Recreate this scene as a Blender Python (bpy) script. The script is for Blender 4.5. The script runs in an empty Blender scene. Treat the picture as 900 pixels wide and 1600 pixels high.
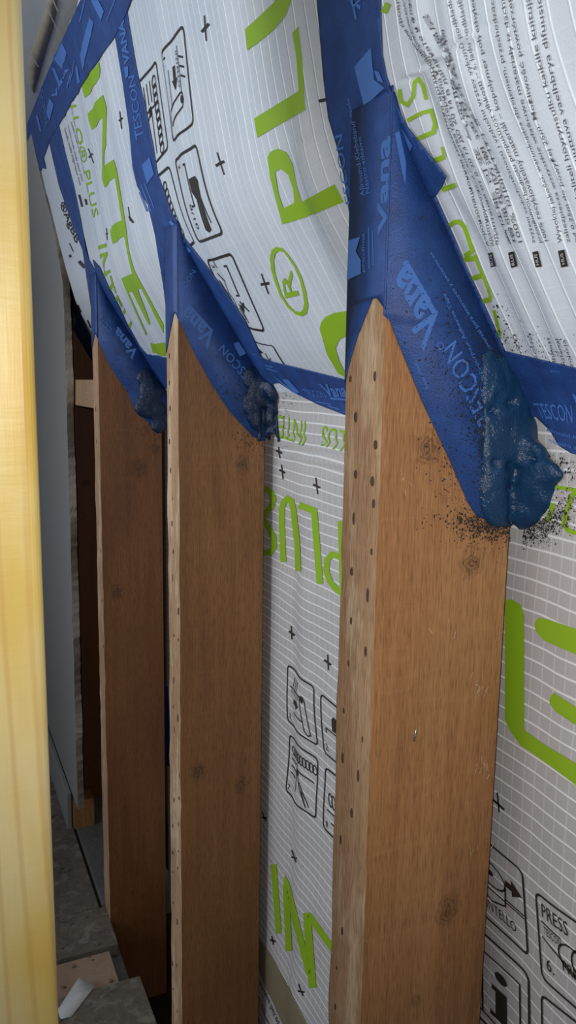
import bpy, bmesh, math, random
import numpy as np
from mathutils import Vector, Matrix
from mathutils.geometry import tessellate_polygon

random.seed(7)
SC = bpy.context.scene
COL = SC.collection

# ------------------------------------------------------------------ camera
CZ = 0.87                                   # lens height above the floor boards
F, PITCH, YAW, ROLL = 1252.4, .1582, .4221, .0158
fw = np.array([math.sin(YAW) * math.cos(PITCH), math.cos(YAW) * math.cos(PITCH), -math.sin(PITCH)])
_r = np.array([math.cos(YAW), -math.sin(YAW), 0.])
_u = np.cross(_r, fw)
rt = _r * math.cos(ROLL) + _u * math.sin(ROLL)
up = _u * math.cos(ROLL) - _r * math.sin(ROLL)
ORG = np.array([0., 0., CZ])
cam_d = bpy.data.cameras.new('camera')
cam_d.sensor_fit = 'VERTICAL'
cam_d.sensor_height = 24.
cam_d.lens = F / 1600. * 24.
cam_d.clip_start = .01
cam = bpy.data.objects.new('camera', cam_d)
COL.objects.link(cam)
m = Matrix.Identity(4)
for i in range(3):
    m[i][0], m[i][1], m[i][2], m[i][3] = rt[i], up[i], -fw[i], ORG[i]
cam.matrix_world = m
SC.camera = cam

# ------------------------------------------------------------------ light and exposure
SC.view_settings.view_transform = 'Standard'
SC.view_settings.look = 'None'
SC.view_settings.gamma = 1.
SC.view_settings.use_curve_mapping = False
SC.view_settings.exposure = 0.0
W = bpy.data.worlds.new('world')
SC.world = W
W.use_nodes = True
W.node_tree.nodes['Background'].inputs[0].default_value = (.80, .87, 1., 1)
W.node_tree.nodes['Background'].inputs[1].default_value = .27


def area(name, loc, target, size, power, col, spread=180):
    d = bpy.data.lights.new(name, 'AREA')
    d.shape = 'DISK'
    d.size = size
    d.energy = power
    d.color = col
    d.spread = math.radians(spread)
    o = bpy.data.objects.new(name, d)
    COL.objects.link(o)
    o.location = loc
    o.rotation_euler = (Vector(target) - Vector(loc)).to_track_quat('-Z', 'Y').to_euler()


area('window_light', (-1.15, .80, CZ + .16), (.3, .72, CZ + .14), .6, 4.6, (.84, .92, 1.), 100)
# the phone's own flash, a hand's breadth of glass beside the lens
fl_d = bpy.data.lights.new('phone_flash', 'SPOT')
fl_d.energy = 7.2
fl_d.color = (1., .97, .93)
fl_d.shadow_soft_size = .006
fl_d.spot_size = math.radians(104)
fl_d.spot_blend = 1.
fl_o = bpy.data.objects.new('phone_flash', fl_d)
COL.objects.link(fl_o)
fl_o.matrix_world = Matrix.Translation(Vector(rt * -.018 + up * .022)) @ m

# ------------------------------------------------------------------ geometry of the eaves wall
XF, XB = .2305, .3238                       # front and back of the studs
SW = .043                                   # stud thickness along the wall
SY = [.3882, .7850, 1.1950, 1.595]          # near face of every stud

# profile of the membrane: s<0 down the wall behind the studs, s>0 up the roof slope
DS = .0025
S_MIN, S_MAX = -.93, .80
_s = np.arange(S_MIN, S_MAX + DS, DS)


def _sm(a, b, x):
    t = np.clip((x - a) / (b - a), 0, 1)
    return t * t * (3 - 2 * t)


_th = np.radians(90 - 33 * _sm(-.025, .015, _s) + 21 * _sm(.140, .225, _s))
_px = np.concatenate([[0], np.cumsum(-np.cos(_th[:-1]) * DS)])
_pz = np.concatenate([[0], np.cumsum(np.sin(_th[:-1]) * DS)])
_i0 = int(round(-S_MIN / DS))
_px += .331 - _px[_i0]
_pz += CZ - .012 - _pz[_i0]
_nx, _nz = -np.sin(_th), -np.cos(_th)


def win(u, a, b, e=.07):
    return _sm(a, a + e, u) * (1 - _sm(b - e, b, u))


def disp(u, s):
    u = np.asarray(u, float)
    s = np.asarray(s, float)
    upf = _sm(.0, .06, s)
    lof = 1 - _sm(-.06, -.01, s)
    A = 1 - _sm(.33, .372, u)
    d = upf * (A * .004 + win(u, .448, .772) * .006 + win(u, .85, 1.17) * .004)
    # pulled folds of the sheet beside the first rafter
    k = 1 - _sm(.20, .375, u) * 0
    edge = _sm(.26, .34, u) * (1 - _sm(.368, .384, u))
    d += upf * edge * .0011 * np.sin(2 * np.pi * (u / .024) + 3. * np.sin(s * 22.))
    d += upf * (1 - _sm(.30, .36, u)) * .0007 * np.sin(2 * np.pi * u / .036 + 2 * np.sin(s * 13))
    # a pucker where the tape corner pulls the sheet
    d += .0025 * np.exp(-(((u - .357) / .014) ** 2 + ((s - .215) / .022) ** 2))
    d -= .0015 * np.exp(-(((u - .364) / .010) ** 2 + ((s - .180) / .016) ** 2))
    # middle bay
    b = win(u, .448, .772, .03)
    d += upf * b * .0005 * np.sin(2 * np.pi * (u / .045 + 1.5 * s)) * _sm(.02, .1, s)
    d += upf * .004 * np.exp(-(((u - .49) / .022) ** 2 + ((s - .15) / .05) ** 2))
    d -= upf * .003 * np.exp(-(((u - .515 + .3 * (s - .17)) / .012) ** 2 + ((s - .17) / .05) ** 2))
    # small long wrinkles of the third bay
    d += upf * win(u, .85, 1.17, .03) * .0012 * np.sin(2 * np.pi * (u / .06 + 3 * s))
    # lower sheets
    d += lof * (win(u, .448, .772) * .005 + (1 - _sm(.33, .372, u)) * .003)
    d -= lof * .0035 * np.exp(-((u - .722) / .020) ** 2) * _sm(.05, .16, -s)
    d += lof * .002 * np.exp(-((u - .690) / .020) ** 2) * _sm(.05, .16, -s)
    d += lof * win(u, .448, .772, .05) * .0012 * np.sin(2 * np.pi * (s / .11 + u * 3))
    # loose gathers of the sheet right below the seam tape
    g = np.exp(-((s + .052) / .016) ** 2) * win(u, .44, .78, .05)
    d += g * .0028 * np.sin(2 * np.pi * (s + .02 * u) / .012)
    g = np.exp(-((s + .050) / .014) ** 2) * (1 - _sm(.33, .37, u))
    d += g * .0020 * np.sin(2 * np.pi * s / .013)
    return d


class Profile:
    """the curved membrane surface, (u along the wall, s along the profile) in metres"""
    grid = .004

    def P(self, u, s, h=0.):
        u = np.asarray(u, float)
        s = np.asarray(s, float)
        x = np.interp(s, _s, _px)
        z = np.interp(s, _s, _pz)
        nx = np.interp(s, _s, _nx)
        nz = np.interp(s, _s, _nz)
        d = disp(u, s) + h
        return np.stack([x + nx * d, u + 0 * x, z + nz * d], -1)

    def __init__(self, lo, hi):
        self.k = (_s >= lo) & (_s <= hi)

    def hit(self, px, py):
        d = fw + rt * (px - 450) / F - up * (py - 800) / F
        k = self.k
        ss, X0, Z0, NX, NZ = _s[k], _px[k], _pz[k], _nx[k], _nz[k]
        u = .6
        for it in range(6):
            dd = disp(np.full_like(ss, u), ss)
            X = X0 + NX * dd
            Z = Z0 + NZ * dd - CZ
            c = d[0] * Z - d[2] * X
            idx = np.nonzero(c[:-1] * c[1:] <= 0)[0]
            best = None
            for i in idx:
                f = c[i] / (c[i] - c[i + 1] + 1e-15)
                x = X[i] + (X[i + 1] - X[i]) * f
                z = Z[i] + (Z[i + 1] - Z[i]) * f
                t = (x * d[0] + z * d[2]) / (d[0] ** 2 + d[2] ** 2)
                if t > 0 and (best is None or t < best[0]):
                    best = (t, ss[i] + DS * f)
            if best is None:
                j = int(np.argmin(np.abs(c)))
                best = (X[j] / d[0], ss[j])
            un = best[0] * d[1]
            if abs(un - u) < 2e-5:
                break
            u = un
        return (u, best[1])


class Plane:
    grid = None

    def __init__(self, o, eu, es, n):
        self.o, self.eu, self.es, self.n = [np.array(v, float) for v in (o, eu, es, n)]

    def P(self, u, s, h=0.):
        u = np.asarray(u, float)[..., None]
        s = np.asarray(s, float)[..., None]
        return self.o + self.eu * u + self.es * s + self.n * h

    def hit(self, px, py):
        d = fw + rt * (px - 450) / F - up * (py - 800) / F
        t = np.dot(self.o - ORG, self.n) / np.dot(d, self.n)
        p = ORG + d * t - self.o
        return (float(p @ self.eu), float(p @ self.es))


UPPER = Profile(-.03, S_MAX)
LOWER = Profile(S_MIN, .02)
WHOLE = Profile(S_MIN, S_MAX)
FRONT = [Plane((XF, 0, CZ), (0, 1, 0), (0, 0, 1), (-1, 0, 0)) for y in SY]
SIDE = [Plane((0, y, CZ), (1, 0, 0), (0, 0, 1), (0, -1, 0)) for y in SY]
FLOOR = Plane((0, 0, 0), (1, 0, 0), (0, 1, 0), (0, 0, 1))


# ------------------------------------------------------------------ materials
def new_mat(name):
    mt = bpy.data.materials.new(name)
    mt.use_nodes = True
    nt = mt.node_tree
    return mt, nt, nt.nodes['Principled BSDF']


def N(nt, t, **kw):
    n = nt.nodes.new(t)
    for k, v in kw.items():
        setattr(n, k, v)
    return n


def link(nt, a, b):
    nt.links.new(a, b)


def math_n(nt, op, a, b=None, clamp=False):
    n = N(nt, 'ShaderNodeMath', operation=op)
    n.use_clamp = clamp
    for i, v in enumerate((a, b)):
        if v is None:
            continue
        if isinstance(v, (int, float)):
            n.inputs[i].default_value = v
        else:
            link(nt, v, n.inputs[i])
    return n.outputs[0]


def mix_c(nt, fac, a, b, mode='MIX'):
    n = N(nt, 'ShaderNodeMix', data_type='RGBA', blend_type=mode)
    for i, v in ((0, fac), (6, a), (7, b)):
        if isinstance(v, (int, float)):
            n.inputs[i].default_value = v
        elif isinstance(v, tuple):
            n.inputs[i].default_value = v if len(v) == 4 else (*v, 1)
        else:
            link(nt, v, n.inputs[i])
    return n.outputs[2]


def ramp(nt, fac, stops):
    n = N(nt, 'ShaderNodeValToRGB')
    e = n.color_ramp.elements
    while len(e) < len(stops):
        e.new(.5)
    for k, (p, c) in enumerate(stops):
        e[k].position = p
        e[k].color = (*c, 1) if len(c) == 3 else c
    link(nt, fac, n.inputs[0])
    return n.outputs[0]


def noise(nt, vec, scale, detail=3., rough=.5, sc=None, loc=None):
    mp = N(nt, 'ShaderNodeMapping')
    if sc:
        mp.inputs['Scale'].default_value = sc
    if loc:
        mp.inputs['Location'].default_value = loc
    link(nt, vec, mp.inputs[0])
    n = N(nt, 'ShaderNodeTexNoise')
    n.inputs['Scale'].default_value = scale
    n.inputs['Detail'].default_value = detail
    n.inputs['Roughness'].default_value = rough
    link(nt, mp.outputs[0], n.inputs['Vector'])
    return n.outputs[0]


def bump(nt, bsdf, h, strength, dist=.001):
    b = N(nt, 'ShaderNodeBump')
    b.inputs['Strength'].default_value = strength
    b.inputs['Distance'].default_value = dist
    link(nt, h, b.inputs['Height'])
    link(nt, b.outputs[0], bsdf.inputs['Normal'])


def simple(name, col, rough=.6, vary=.12, scale=60., metal=0.):
    mt, nt, b = new_mat(name)
    tc = N(nt, 'ShaderNodeTexCoord')
    f = noise(nt, tc.outputs['Object'], scale, 4., .6)
    c = mix_c(nt, f, tuple(v * (1 - vary) for v in col), tuple(min(1, v * (1 + vary)) for v in col))
    link(nt, c, b.inputs['Base Color'])
    b.inputs['Roughness'].default_value = rough
    b.inputs['Metallic'].default_value = metal
    return mt


def wood(name, dark, mid, light, knots=(), seed=0., rough=.62, saw=.5, pale=None, axis='x'):
    """sawn timber, grain along z; knots = (coordinate across, height, radius) in metres"""
    mt, nt, b = new_mat(name)
    tc = N(nt, 'ShaderNodeTexCoord')
    v = tc.outputs['Object']
    sx = (1., 1., .055)
    warp = noise(nt, v, 14., 2., .5, (1., 1., .25), (seed, 0, 0))
    g1 = noise(nt, v, 90., 5., .6, sx, (seed, seed, 0))
    g2 = noise(nt, v, 420., 3., .6, (1., 1., .03), (seed, 0, 3))
    blot = noise(nt, v, 9., 3., .5, (1, 1, .6), (seed, 5, 0))
    saw_m = noise(nt, v, 260., 2., .5, (.05, .05, 1.), (0, seed, 0))
    f = math_n(nt, 'ADD', math_n(nt, 'MULTIPLY', g1, .55), math_n(nt, 'MULTIPLY', warp, .45))
    c = ramp(nt, f, [(.30, dark), (.5, mid), (.70, light)])
    c = mix_c(nt, math_n(nt, 'MULTIPLY', math_n(nt, 'SUBTRACT', .50, g2, True), 1.6, True), c, tuple(x * .7 for x in dark))
    c = mix_c(nt, ramp(nt, blot, [(.35, (0, 0, 0)), (.7, (.55, .55, .55))]), c, tuple(x * .8 for x in mid))
    c = mix_c(nt, math_n(nt, 'MULTIPLY', math_n(nt, 'SUBTRACT', saw_m, .56, True), 2.5 * saw, True), c, light)
    if pale:
        pn = noise(nt, v, 40., 4., .65, (1., 1., .22), (seed, 1, 7))
        c = mix_c(nt, ramp(nt, pn, [(.52, (0, 0, 0)), (.62, (.75, .75, .75))]), c, pale)
    sep = N(nt, 'ShaderNodeSeparateXYZ')
    link(nt, v, sep.inputs[0])
    ax = sep.outputs[0] if axis == 'x' else sep.outputs[1]
    kn = noise(nt, v, 120., 3., .6)
    pore = noise(nt, v, 850., 2., .5, (1., 1., .10), (seed, 2, 1))
    c = mix_c(nt, ramp(nt, pore, [(.33, (.42, .42, .42)), (.47, (0, 0, 0))]), c, tuple(x * .55 for x in dark))
    c = mix_c(nt, ramp(nt, pore, [(.56, (0, 0, 0)), (.72, (.26, .26, .26))]), c, tuple(min(1, x * 1.25) for x in light))
    for (kx, kz, kr) in knots:
        dx = math_n(nt, 'DIVIDE', math_n(nt, 'SUBTRACT', ax, kx), kr)
        dz = math_n(nt, 'DIVIDE', math_n(nt, 'SUBTRACT', sep.outputs[2], kz), kr * 1.25)
        dist = math_n(nt, 'SQRT', math_n(nt, 'ADD', math_n(nt, 'MULTIPLY', dx, dx), math_n(nt, 'MULTIPLY', dz, dz)))
        dist = math_n(nt, 'ADD', dist, math_n(nt, 'MULTIPLY', math_n(nt, 'SUBTRACT', kn, .5), 1.5))
        k = ramp(nt, dist, [(.0, (1, 1, 1)), (.45, (.75, .75, .75)), (1., (0, 0, 0))])
        ringw = math_n(nt, 'ADD', .62, math_n(nt, 'MULTIPLY', math_n(nt, 'SINE', math_n(nt, 'MULTIPLY', dist, 19.)), .38))
        k = math_n(nt, 'MULTIPLY', k, ringw)
        c = mix_c(nt, math_n(nt, 'MULTIPLY', k, .85), c, tuple(x * .30 for x in dark))
    link(nt, c, b.inputs['Base Color'])
    b.inputs['Roughness'].default_value = rough
    h = math_n(nt, 'ADD', math_n(nt, 'MULTIPLY', pore, .9), math_n(nt, 'MULTIPLY', saw_m, .6 * saw))
    bump(nt, b, h, .45, .0012)
    return mt


def membrane_mat(name, base, thread, su, ss, wu, ws, mu, ms, tint):
    """reinforced fleece: bright threads on a thin woven base, UV in metres"""
    mt, nt, b = new_mat(name)
    uv = N(nt, 'ShaderNodeUVMap', uv_map='UVMap')
    sep = N(nt, 'ShaderNodeSeparateXYZ')
    link(nt, uv.outputs[0], sep.inputs[0])
    wob = noise(nt, uv.outputs[0], 14., 2.)
    wb = math_n(nt, 'MULTIPLY', math_n(nt, 'SUBTRACT', wob, .5), .004)

    def lines(co, period, width):
        fr = math_n(nt, 'FRACT', math_n(nt, 'DIVIDE', math_n(nt, 'ADD', co, wb), period))
        d = math_n(nt, 'ABSOLUTE', math_n(nt, 'SUBTRACT', fr, .5))
        return math_n(nt, 'SUBTRACT', 1., math_n(nt, 'DIVIDE', d, width / period), True)
    lu = math_n(nt, 'MULTIPLY', lines(sep.outputs[0], su, wu), mu)
    ls = math_n(nt, 'MULTIPLY', lines(sep.outputs[1], ss, ws), ms)
    th = math_n(nt, 'MAXIMUM', lu, ls)
    fl = noise(nt, uv.outputs[0], 900., 2.)
    big = noise(nt, uv.outputs[0], 9., 3.)
    c = mix_c(nt, ramp(nt, big, [(.35, (0, 0, 0)), (.7, (1, 1, 1))]), base, tint)
    c = mix_c(nt, math_n(nt, 'MULTIPLY', fl, .35), c, tuple(x * .72 for x in base))
    c = mix_c(nt, th, c, thread)
    link(nt, c, b.inputs['Base Color'])
    b.inputs['Roughness'].default_value = .42
    b.inputs['Specular IOR Level'].default_value = .45
    h = math_n(nt, 'ADD', math_n(nt, 'MULTIPLY', th, .8), math_n(nt, 'MULTIPLY', fl, .25))
    bump(nt, b, h, .5, .0012)
    return mt


def tape_mat(name, c0, c1, rough=.58):
    mt, nt, b = new_mat(name)
    tc = N(nt, 'ShaderNodeTexCoord')
    v = tc.outputs['Object']
    vo = N(nt, 'ShaderNodeTexVoronoi', feature='F1')
    vo.inputs['Scale'].default_value = 900.
    link(nt, v, vo.inputs['Vector'])
    n1 = noise(nt, v, 60., 4., .6)
    c = mix_c(nt, ramp(nt, n1, [(.35, (0, 0, 0)), (.7, (1, 1, 1))]), c0, c1)
    c = mix_c(nt, math_n(nt, 'MULTIPLY', math_n(nt, 'SUBTRACT', .6, vo.outputs['Distance'], True), .5), c, tuple(x * 1.7 for x in c1))
    link(nt, c, b.inputs['Base Color'])
    b.inputs['Roughness'].default_value = rough
    h = math_n(nt, 'ADD', math_n(nt, 'MULTIPLY', vo.outputs['Distance'], -.5), n1)
    bump(nt, b, h, .35, .0008)
    return mt


M = {}
M['green'] = simple('green_ink', (.235, .40, .012), .5, .08, 900.)
M['ink'] = simple('black_ink', (.022, .018, .016), .5, .2, 500.)
M['grey_ink'] = simple('grey_ink', (.085, .085, .10), .5, .15, 500.)
M['tape'] = tape_mat('blue_tape', (.006, .030, .135), (.012, .055, .215))
M['tape_ink'] = simple('pale_blue_ink', (.055, .15, .44), .45, .15, 700.)
M['mem_up'] = membrane_mat('membrane_up', (.515, .565, .63), (.78, .83, .88), .0115, .0115, .0010, .0008, .9, .10, (.60, .635, .685))
M['mem_low'] = membrane_mat('membrane_low', (.43, .415, .415), (.82, .82, .83), .0105, .0100, .0010, .0012, .26, .95, (.48, .46, .45))
M['pale'] = simple('pale_badge_ink', (.45, .46, .48), .5, .1, 300.)
M['void'] = simple('dark_backing', (.045, .024, .013), .8, .4, 40.)  # dark brown stands in for the shade behind and below the gaps


# ------------------------------------------------------------------ object helpers
def obj(name, me, mat, parent=None):
    o = bpy.data.objects.new(name, me)
    COL.objects.link(o)
    if mat is not None:
        for mm in (mat if isinstance(mat, (list, tuple)) else [mat]):
            me.materials.append(mm)
    if parent is not None:
        o.parent = parent
    return o


def tag(o, label, cat, group=None):
    o['label'] = label
    o['category'] = cat
    if group:
        o['group'] = group
    return o


def empty(name, loc=(0, 0, 0)):
    o = bpy.data.objects.new(name, None)
    COL.objects.link(o)
    o.location = loc
    o.empty_display_size = .02
    return o


def bm_mesh(bm, name, smooth=False):
    me = bpy.data.meshes.new(name)
    bm.normal_update()
    bm.to_mesh(me)
    bm.free()
    if smooth:
        for p in me.polygons:
            p.use_smooth = True
    return me


def densify(pts, step):
    out = []
    n = len(pts)
    for i in range(n):
        a, b = pts[i], pts[(i + 1) % n]
        k = max(1, int(math.hypot(b[0] - a[0], b[1] - a[1]) / step))
        for j in range(k):
            out.append((a[0] + (b[0] - a[0]) * j / k, a[1] + (b[1] - a[1]) * j / k))
    return out


class Dec:
    """collects flat pieces in surface coordinates and lays them on their surface as one mesh"""

    def __init__(self, surf, h):
        self.surf, self.h = surf, h
        self.v, self.f = [], []
        self.marks = []

    def add(self, verts, faces):
        o = len(self.v)
        self.v += [tuple(p) for p in verts]
        self.f += [tuple(i + o for i in f) for f in faces]

    def poly_uv(self, loops):
        flat = [p for l in loops for p in l]
        tris = tessellate_polygon([[Vector((p[0], p[1], 0)) for p in l] for l in loops])
        self.add(flat, tris)

    def poly(self, outer, *holes, step=12, snap=None):      # outline given as sighted points
        self.marks.append((len(self.v), len(self.f)))
        L = [[self.surf.hit(*p) for p in densify(l, step)] for l in (outer,) + holes]
        if snap is not None:
            L = [[(snap - .0013 if abs(p[0] - snap) < .0018 else p[0], p[1]) for p in l] for l in L]
        self.poly_uv(L)
        return self

    def stroke(self, pts, w, uvmap=None):
        """a pen line of width w (sighted units, or unit-square units with uvmap)"""
        mp = uvmap or (lambda p: self.surf.hit(*p))
        self.marks.append((len(self.v), len(self.f)))
        if uvmap is None:
            q = []
            for a, b in zip(pts[:-1], pts[1:]):
                k = max(1, int(math.hypot(b[0] - a[0], b[1] - a[1]) / 10))
                q += [(a[0] + (b[0] - a[0]) * j / k, a[1] + (b[1] - a[1]) * j / k) for j in range(k)]
            pts = q + [pts[-1]]
        P = [np.array(p, float) for p in pts]
        P = [P[0]] + [b for a, b in zip(P[:-1], P[1:]) if np.hypot(*(b - a)) > 1e-6]
        closed = len(P) > 3 and np.hypot(*(P[0] - P[-1])) < 1e-6
        n = len(P)
        ds = [(b - a) / np.hypot(*(b - a)) for a, b in zip(P[:-1], P[1:])]
        L, R = [], []
        for i in range(n):
            if closed:
                d0, d1 = ds[i - 1 if i else -1], ds[i if i < n - 1 else 0]
            else:
                d0, d1 = ds[max(i - 1, 0)], ds[min(i, n - 2)]
            t = d0 + d1
            if np.hypot(*t) < 1e-6:
                t = d1
            t = t / np.hypot(*t)
            k = w / 2 / max(.45, float(t @ d1))
            nn = np.array([-t[1], t[0]]) * k
            L.append(mp(tuple(P[i] + nn)))
            R.append(mp(tuple(P[i] - nn)))
        self.add(L + R, [(i, i + 1, n + i + 1, n + i) for i in range(n - 1)])
        return self

    def text(self, s, q, uvmap=None):
        """q = start of baseline, end of baseline, end of cap line, start of cap line"""
        v, f = text_mesh(s)
        self.marks.append((len(self.v), len(self.f)))
        b = bil([self.surf.hit(*p) if uvmap is None else uvmap(p) for p in q])
        self.add([b(p) for p in v], f)
        return self

    def text_path(self, s, pts, hgt):
        """lettering along a sighted line; cap height in metres towards +u"""
        v, f = text_mesh(s)
        c = np.array([self.surf.hit(*p) for p in pts])
        L = np.concatenate([[0], np.cumsum(np.hypot(*(c[1:] - c[:-1]).T))])
        t = np.array([p[0] for p in v]) * L[-1]
        y = np.array([p[1] for p in v]) * hgt
        s2 = np.interp(t, L, c[:, 1])
        u2 = np.interp(t, L, c[:, 0])
        self.add(list(zip(u2 + y, s2)), f)
        return self

    def pieces(self):
        """one collector for each mark laid down"""
        mk = self.marks + [(len(self.v), len(self.f))]
        out = []
        for (v0, f0), (v1, f1) in zip(mk[:-1], mk[1:]):
            d = Dec(self.surf, self.h + .00012 * (len(out) % 4))
            d.v = self.v[v0:v1]
            d.f = [tuple(i - v0 for i in f) for f in self.f[f0:f1]]
            out.append(d)
        return out

    def build(self, name, mat, parent=None, solid=0.):
        bm = bmesh.new()
        vs = [bm.verts.new((p[0], p[1], 0)) for p in self.v]
        for f in self.f:
            try:
                bm.faces.new([vs[i] for i in f])
            except ValueError:
                pass
        g = self.surf.grid
        if g and bm.verts:
            bmesh.ops.remove_doubles(bm, verts=bm.verts[:], dist=1e-6)
            for ax in (0, 1):
                lo = min(v.co[ax] for v in bm.verts)
                hi = max(v.co[ax] for v in bm.verts)
                n = Vector((1, 0, 0)) if ax == 0 else Vector((0, 1, 0))
                k = math.floor(lo / g) + 1
                while k * g < hi:
                    co = Vector((k * g, 0, 0)) if ax == 0 else Vector((0, k * g, 0))
                    bmesh.ops.bisect_plane(bm, geom=bm.verts[:] + bm.edges[:] + bm.faces[:], dist=1e-7, plane_co=co, plane_no=n)
                    k += 1
        elif bm.verts:
            bmesh.ops.remove_doubles(bm, verts=bm.verts[:], dist=1e-6)
        bm.verts.ensure_lookup_table()
        co = np.array([v.co[:2] for v in bm.verts]) if len(bm.verts) else np.zeros((0, 2))
        uvl = bm.loops.layers.uv.new('UVMap')
        for fa in bm.faces:
            for l in fa.loops:
                l[uvl].uv = l.vert.co[:2]
        P = self.surf.P(co[:, 0], co[:, 1], self.h)
        for v, p in zip(bm.verts, P):
            v.co = p
        # every face looks into the room
        bm.normal_update()
        n0 = self.surf.n if isinstance(self.surf, Plane) else np.array([-.8, 0, -.5])
        flip = [fa for fa in bm.faces if fa.normal.dot(Vector(n0)) < 0]
        bmesh.ops.reverse_faces(bm, faces=flip)
        o = obj(name, bm_mesh(bm, name, True), mat, parent)
        if solid:
            md = o.modifiers.new('thickness', 'SOLIDIFY')
            md.thickness = solid
            md.offset = -1
        return o


def bil(c):
    a, b, cc, d = [np.array(p) for p in c]

    def f(p):
        x, y = p
        return tuple(a * (1 - x) * (1 - y) + b * x * (1 - y) + cc * x * y + d * (1 - x) * y)
    return f


_tc = {}


def text_mesh(s):
    if s not in _tc:
        bold = s in ('Vana', 'AgBB', '®AgBB', 'VANA')
        c = bpy.data.curves.new('lettering', 'FONT')
        c.body = s
        c.resolution_u = 2
        c.offset = (.018 if 'g' in s else .032) if bold else .004
        o = bpy.data.objects.new('lettering', c)
        me = o.to_mesh()
        v = np.array([q.co[:2] for q in me.vertices])
        f = [tuple(p.vertices) for p in me.polygons]
        o.to_mesh_clear()
        bpy.data.objects.remove(o)
        lo, hi = v.min(0), v.max(0)
        _tc[s] = ([tuple(p) for p in (v - lo) / (hi - lo)], f)
    return _tc[s]


def box_bm(bm, lo, hi, mat=0):
    vs = [bm.verts.new((x, y, z)) for z in (lo[2], hi[2]) for y in (lo[1], hi[1]) for x in (lo[0], hi[0])]
    fs = [(0, 2, 3, 1), (4, 5, 7, 6), (0, 1, 5, 4), (2, 6, 7, 3), (0, 4, 6, 2), (1, 3, 7, 5)]
    out = []
    for f in fs:
        fa = bm.faces.new([vs[i] for i in f])
        fa.material_index = mat
        out.append(fa)
    return vs, out


def box(name, lo, hi, mat, parent=None, bevel=0., jitter=0.):
    bm = bmesh.new()
    box_bm(bm, lo, hi)
    if jitter:
        for v in bm.verts:
            v.co += Vector([random.uniform(-jitter, jitter) for _ in range(3)])
    if bevel:
        bmesh.ops.bevel(bm, geom=bm.edges[:], offset=bevel, segments=2, affect='EDGES', profile=.6)
    return obj(name, bm_mesh(bm, name), mat, parent)


def struct(o):
    o['kind'] = 'structure'
    return o


# ------------------------------------------------------------------ studs
WD = ((.20, .082, .026), (.345, .155, .052), (.46, .235, .092))
WF = ((.24, .125, .06), (.40, .235, .125), (.52, .34, .20))
STUD_KNOT = [
    [(.262, -.035, .010), (.297, -.105, .011), (.293, -.335, .012), (.271, -.395, .005)],
    [(.300, -.085, .010), (.250, -.42, .011), (.300, -.445, .010)],
    [(.290, -.13, .016), (.252, -.32, .013), (.315, -.10, .010)],
    [(.28, -.2, .012)],
]
HOLES = [
    [(548, 592), (563, 510), (556, 652), (586, 588), (587, 695), (556, 741), (582, 752), (584, 787), (553, 810), (581, 862), (550, 893), (575, 930), (549, 970),
     (572, 1018), (545, 1036), (538, 1110), (567, 1155), (536, 1184), (560, 1212), (533, 1312), (550, 1270), (535, 1455), (527, 1512), (525, 1573)],
    [(267, 735), (270, 779), (269, 818), (271, 862), (270, 903), (279, 955), (272, 993), (279, 1000), (272, 1063), (271, 1104), (278, 1122), (273, 1140), (270, 1178),
     (281, 1211), (272, 1250), (280, 1247), (270, 1290), (279, 1288), (270, 1332), (279, 1330), (270, 1362), (278, 1356), (271, 1410), (277, 1440), (270, 1505), (276, 1508), (271, 1545), (277, 1580),
     (265, 556), (265, 598), (266, 638), (265, 690)],
    [(150, 640), (151, 690), (155, 760), (158, 860), (160, 938), (162, 1010)],
    [],
]


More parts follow.
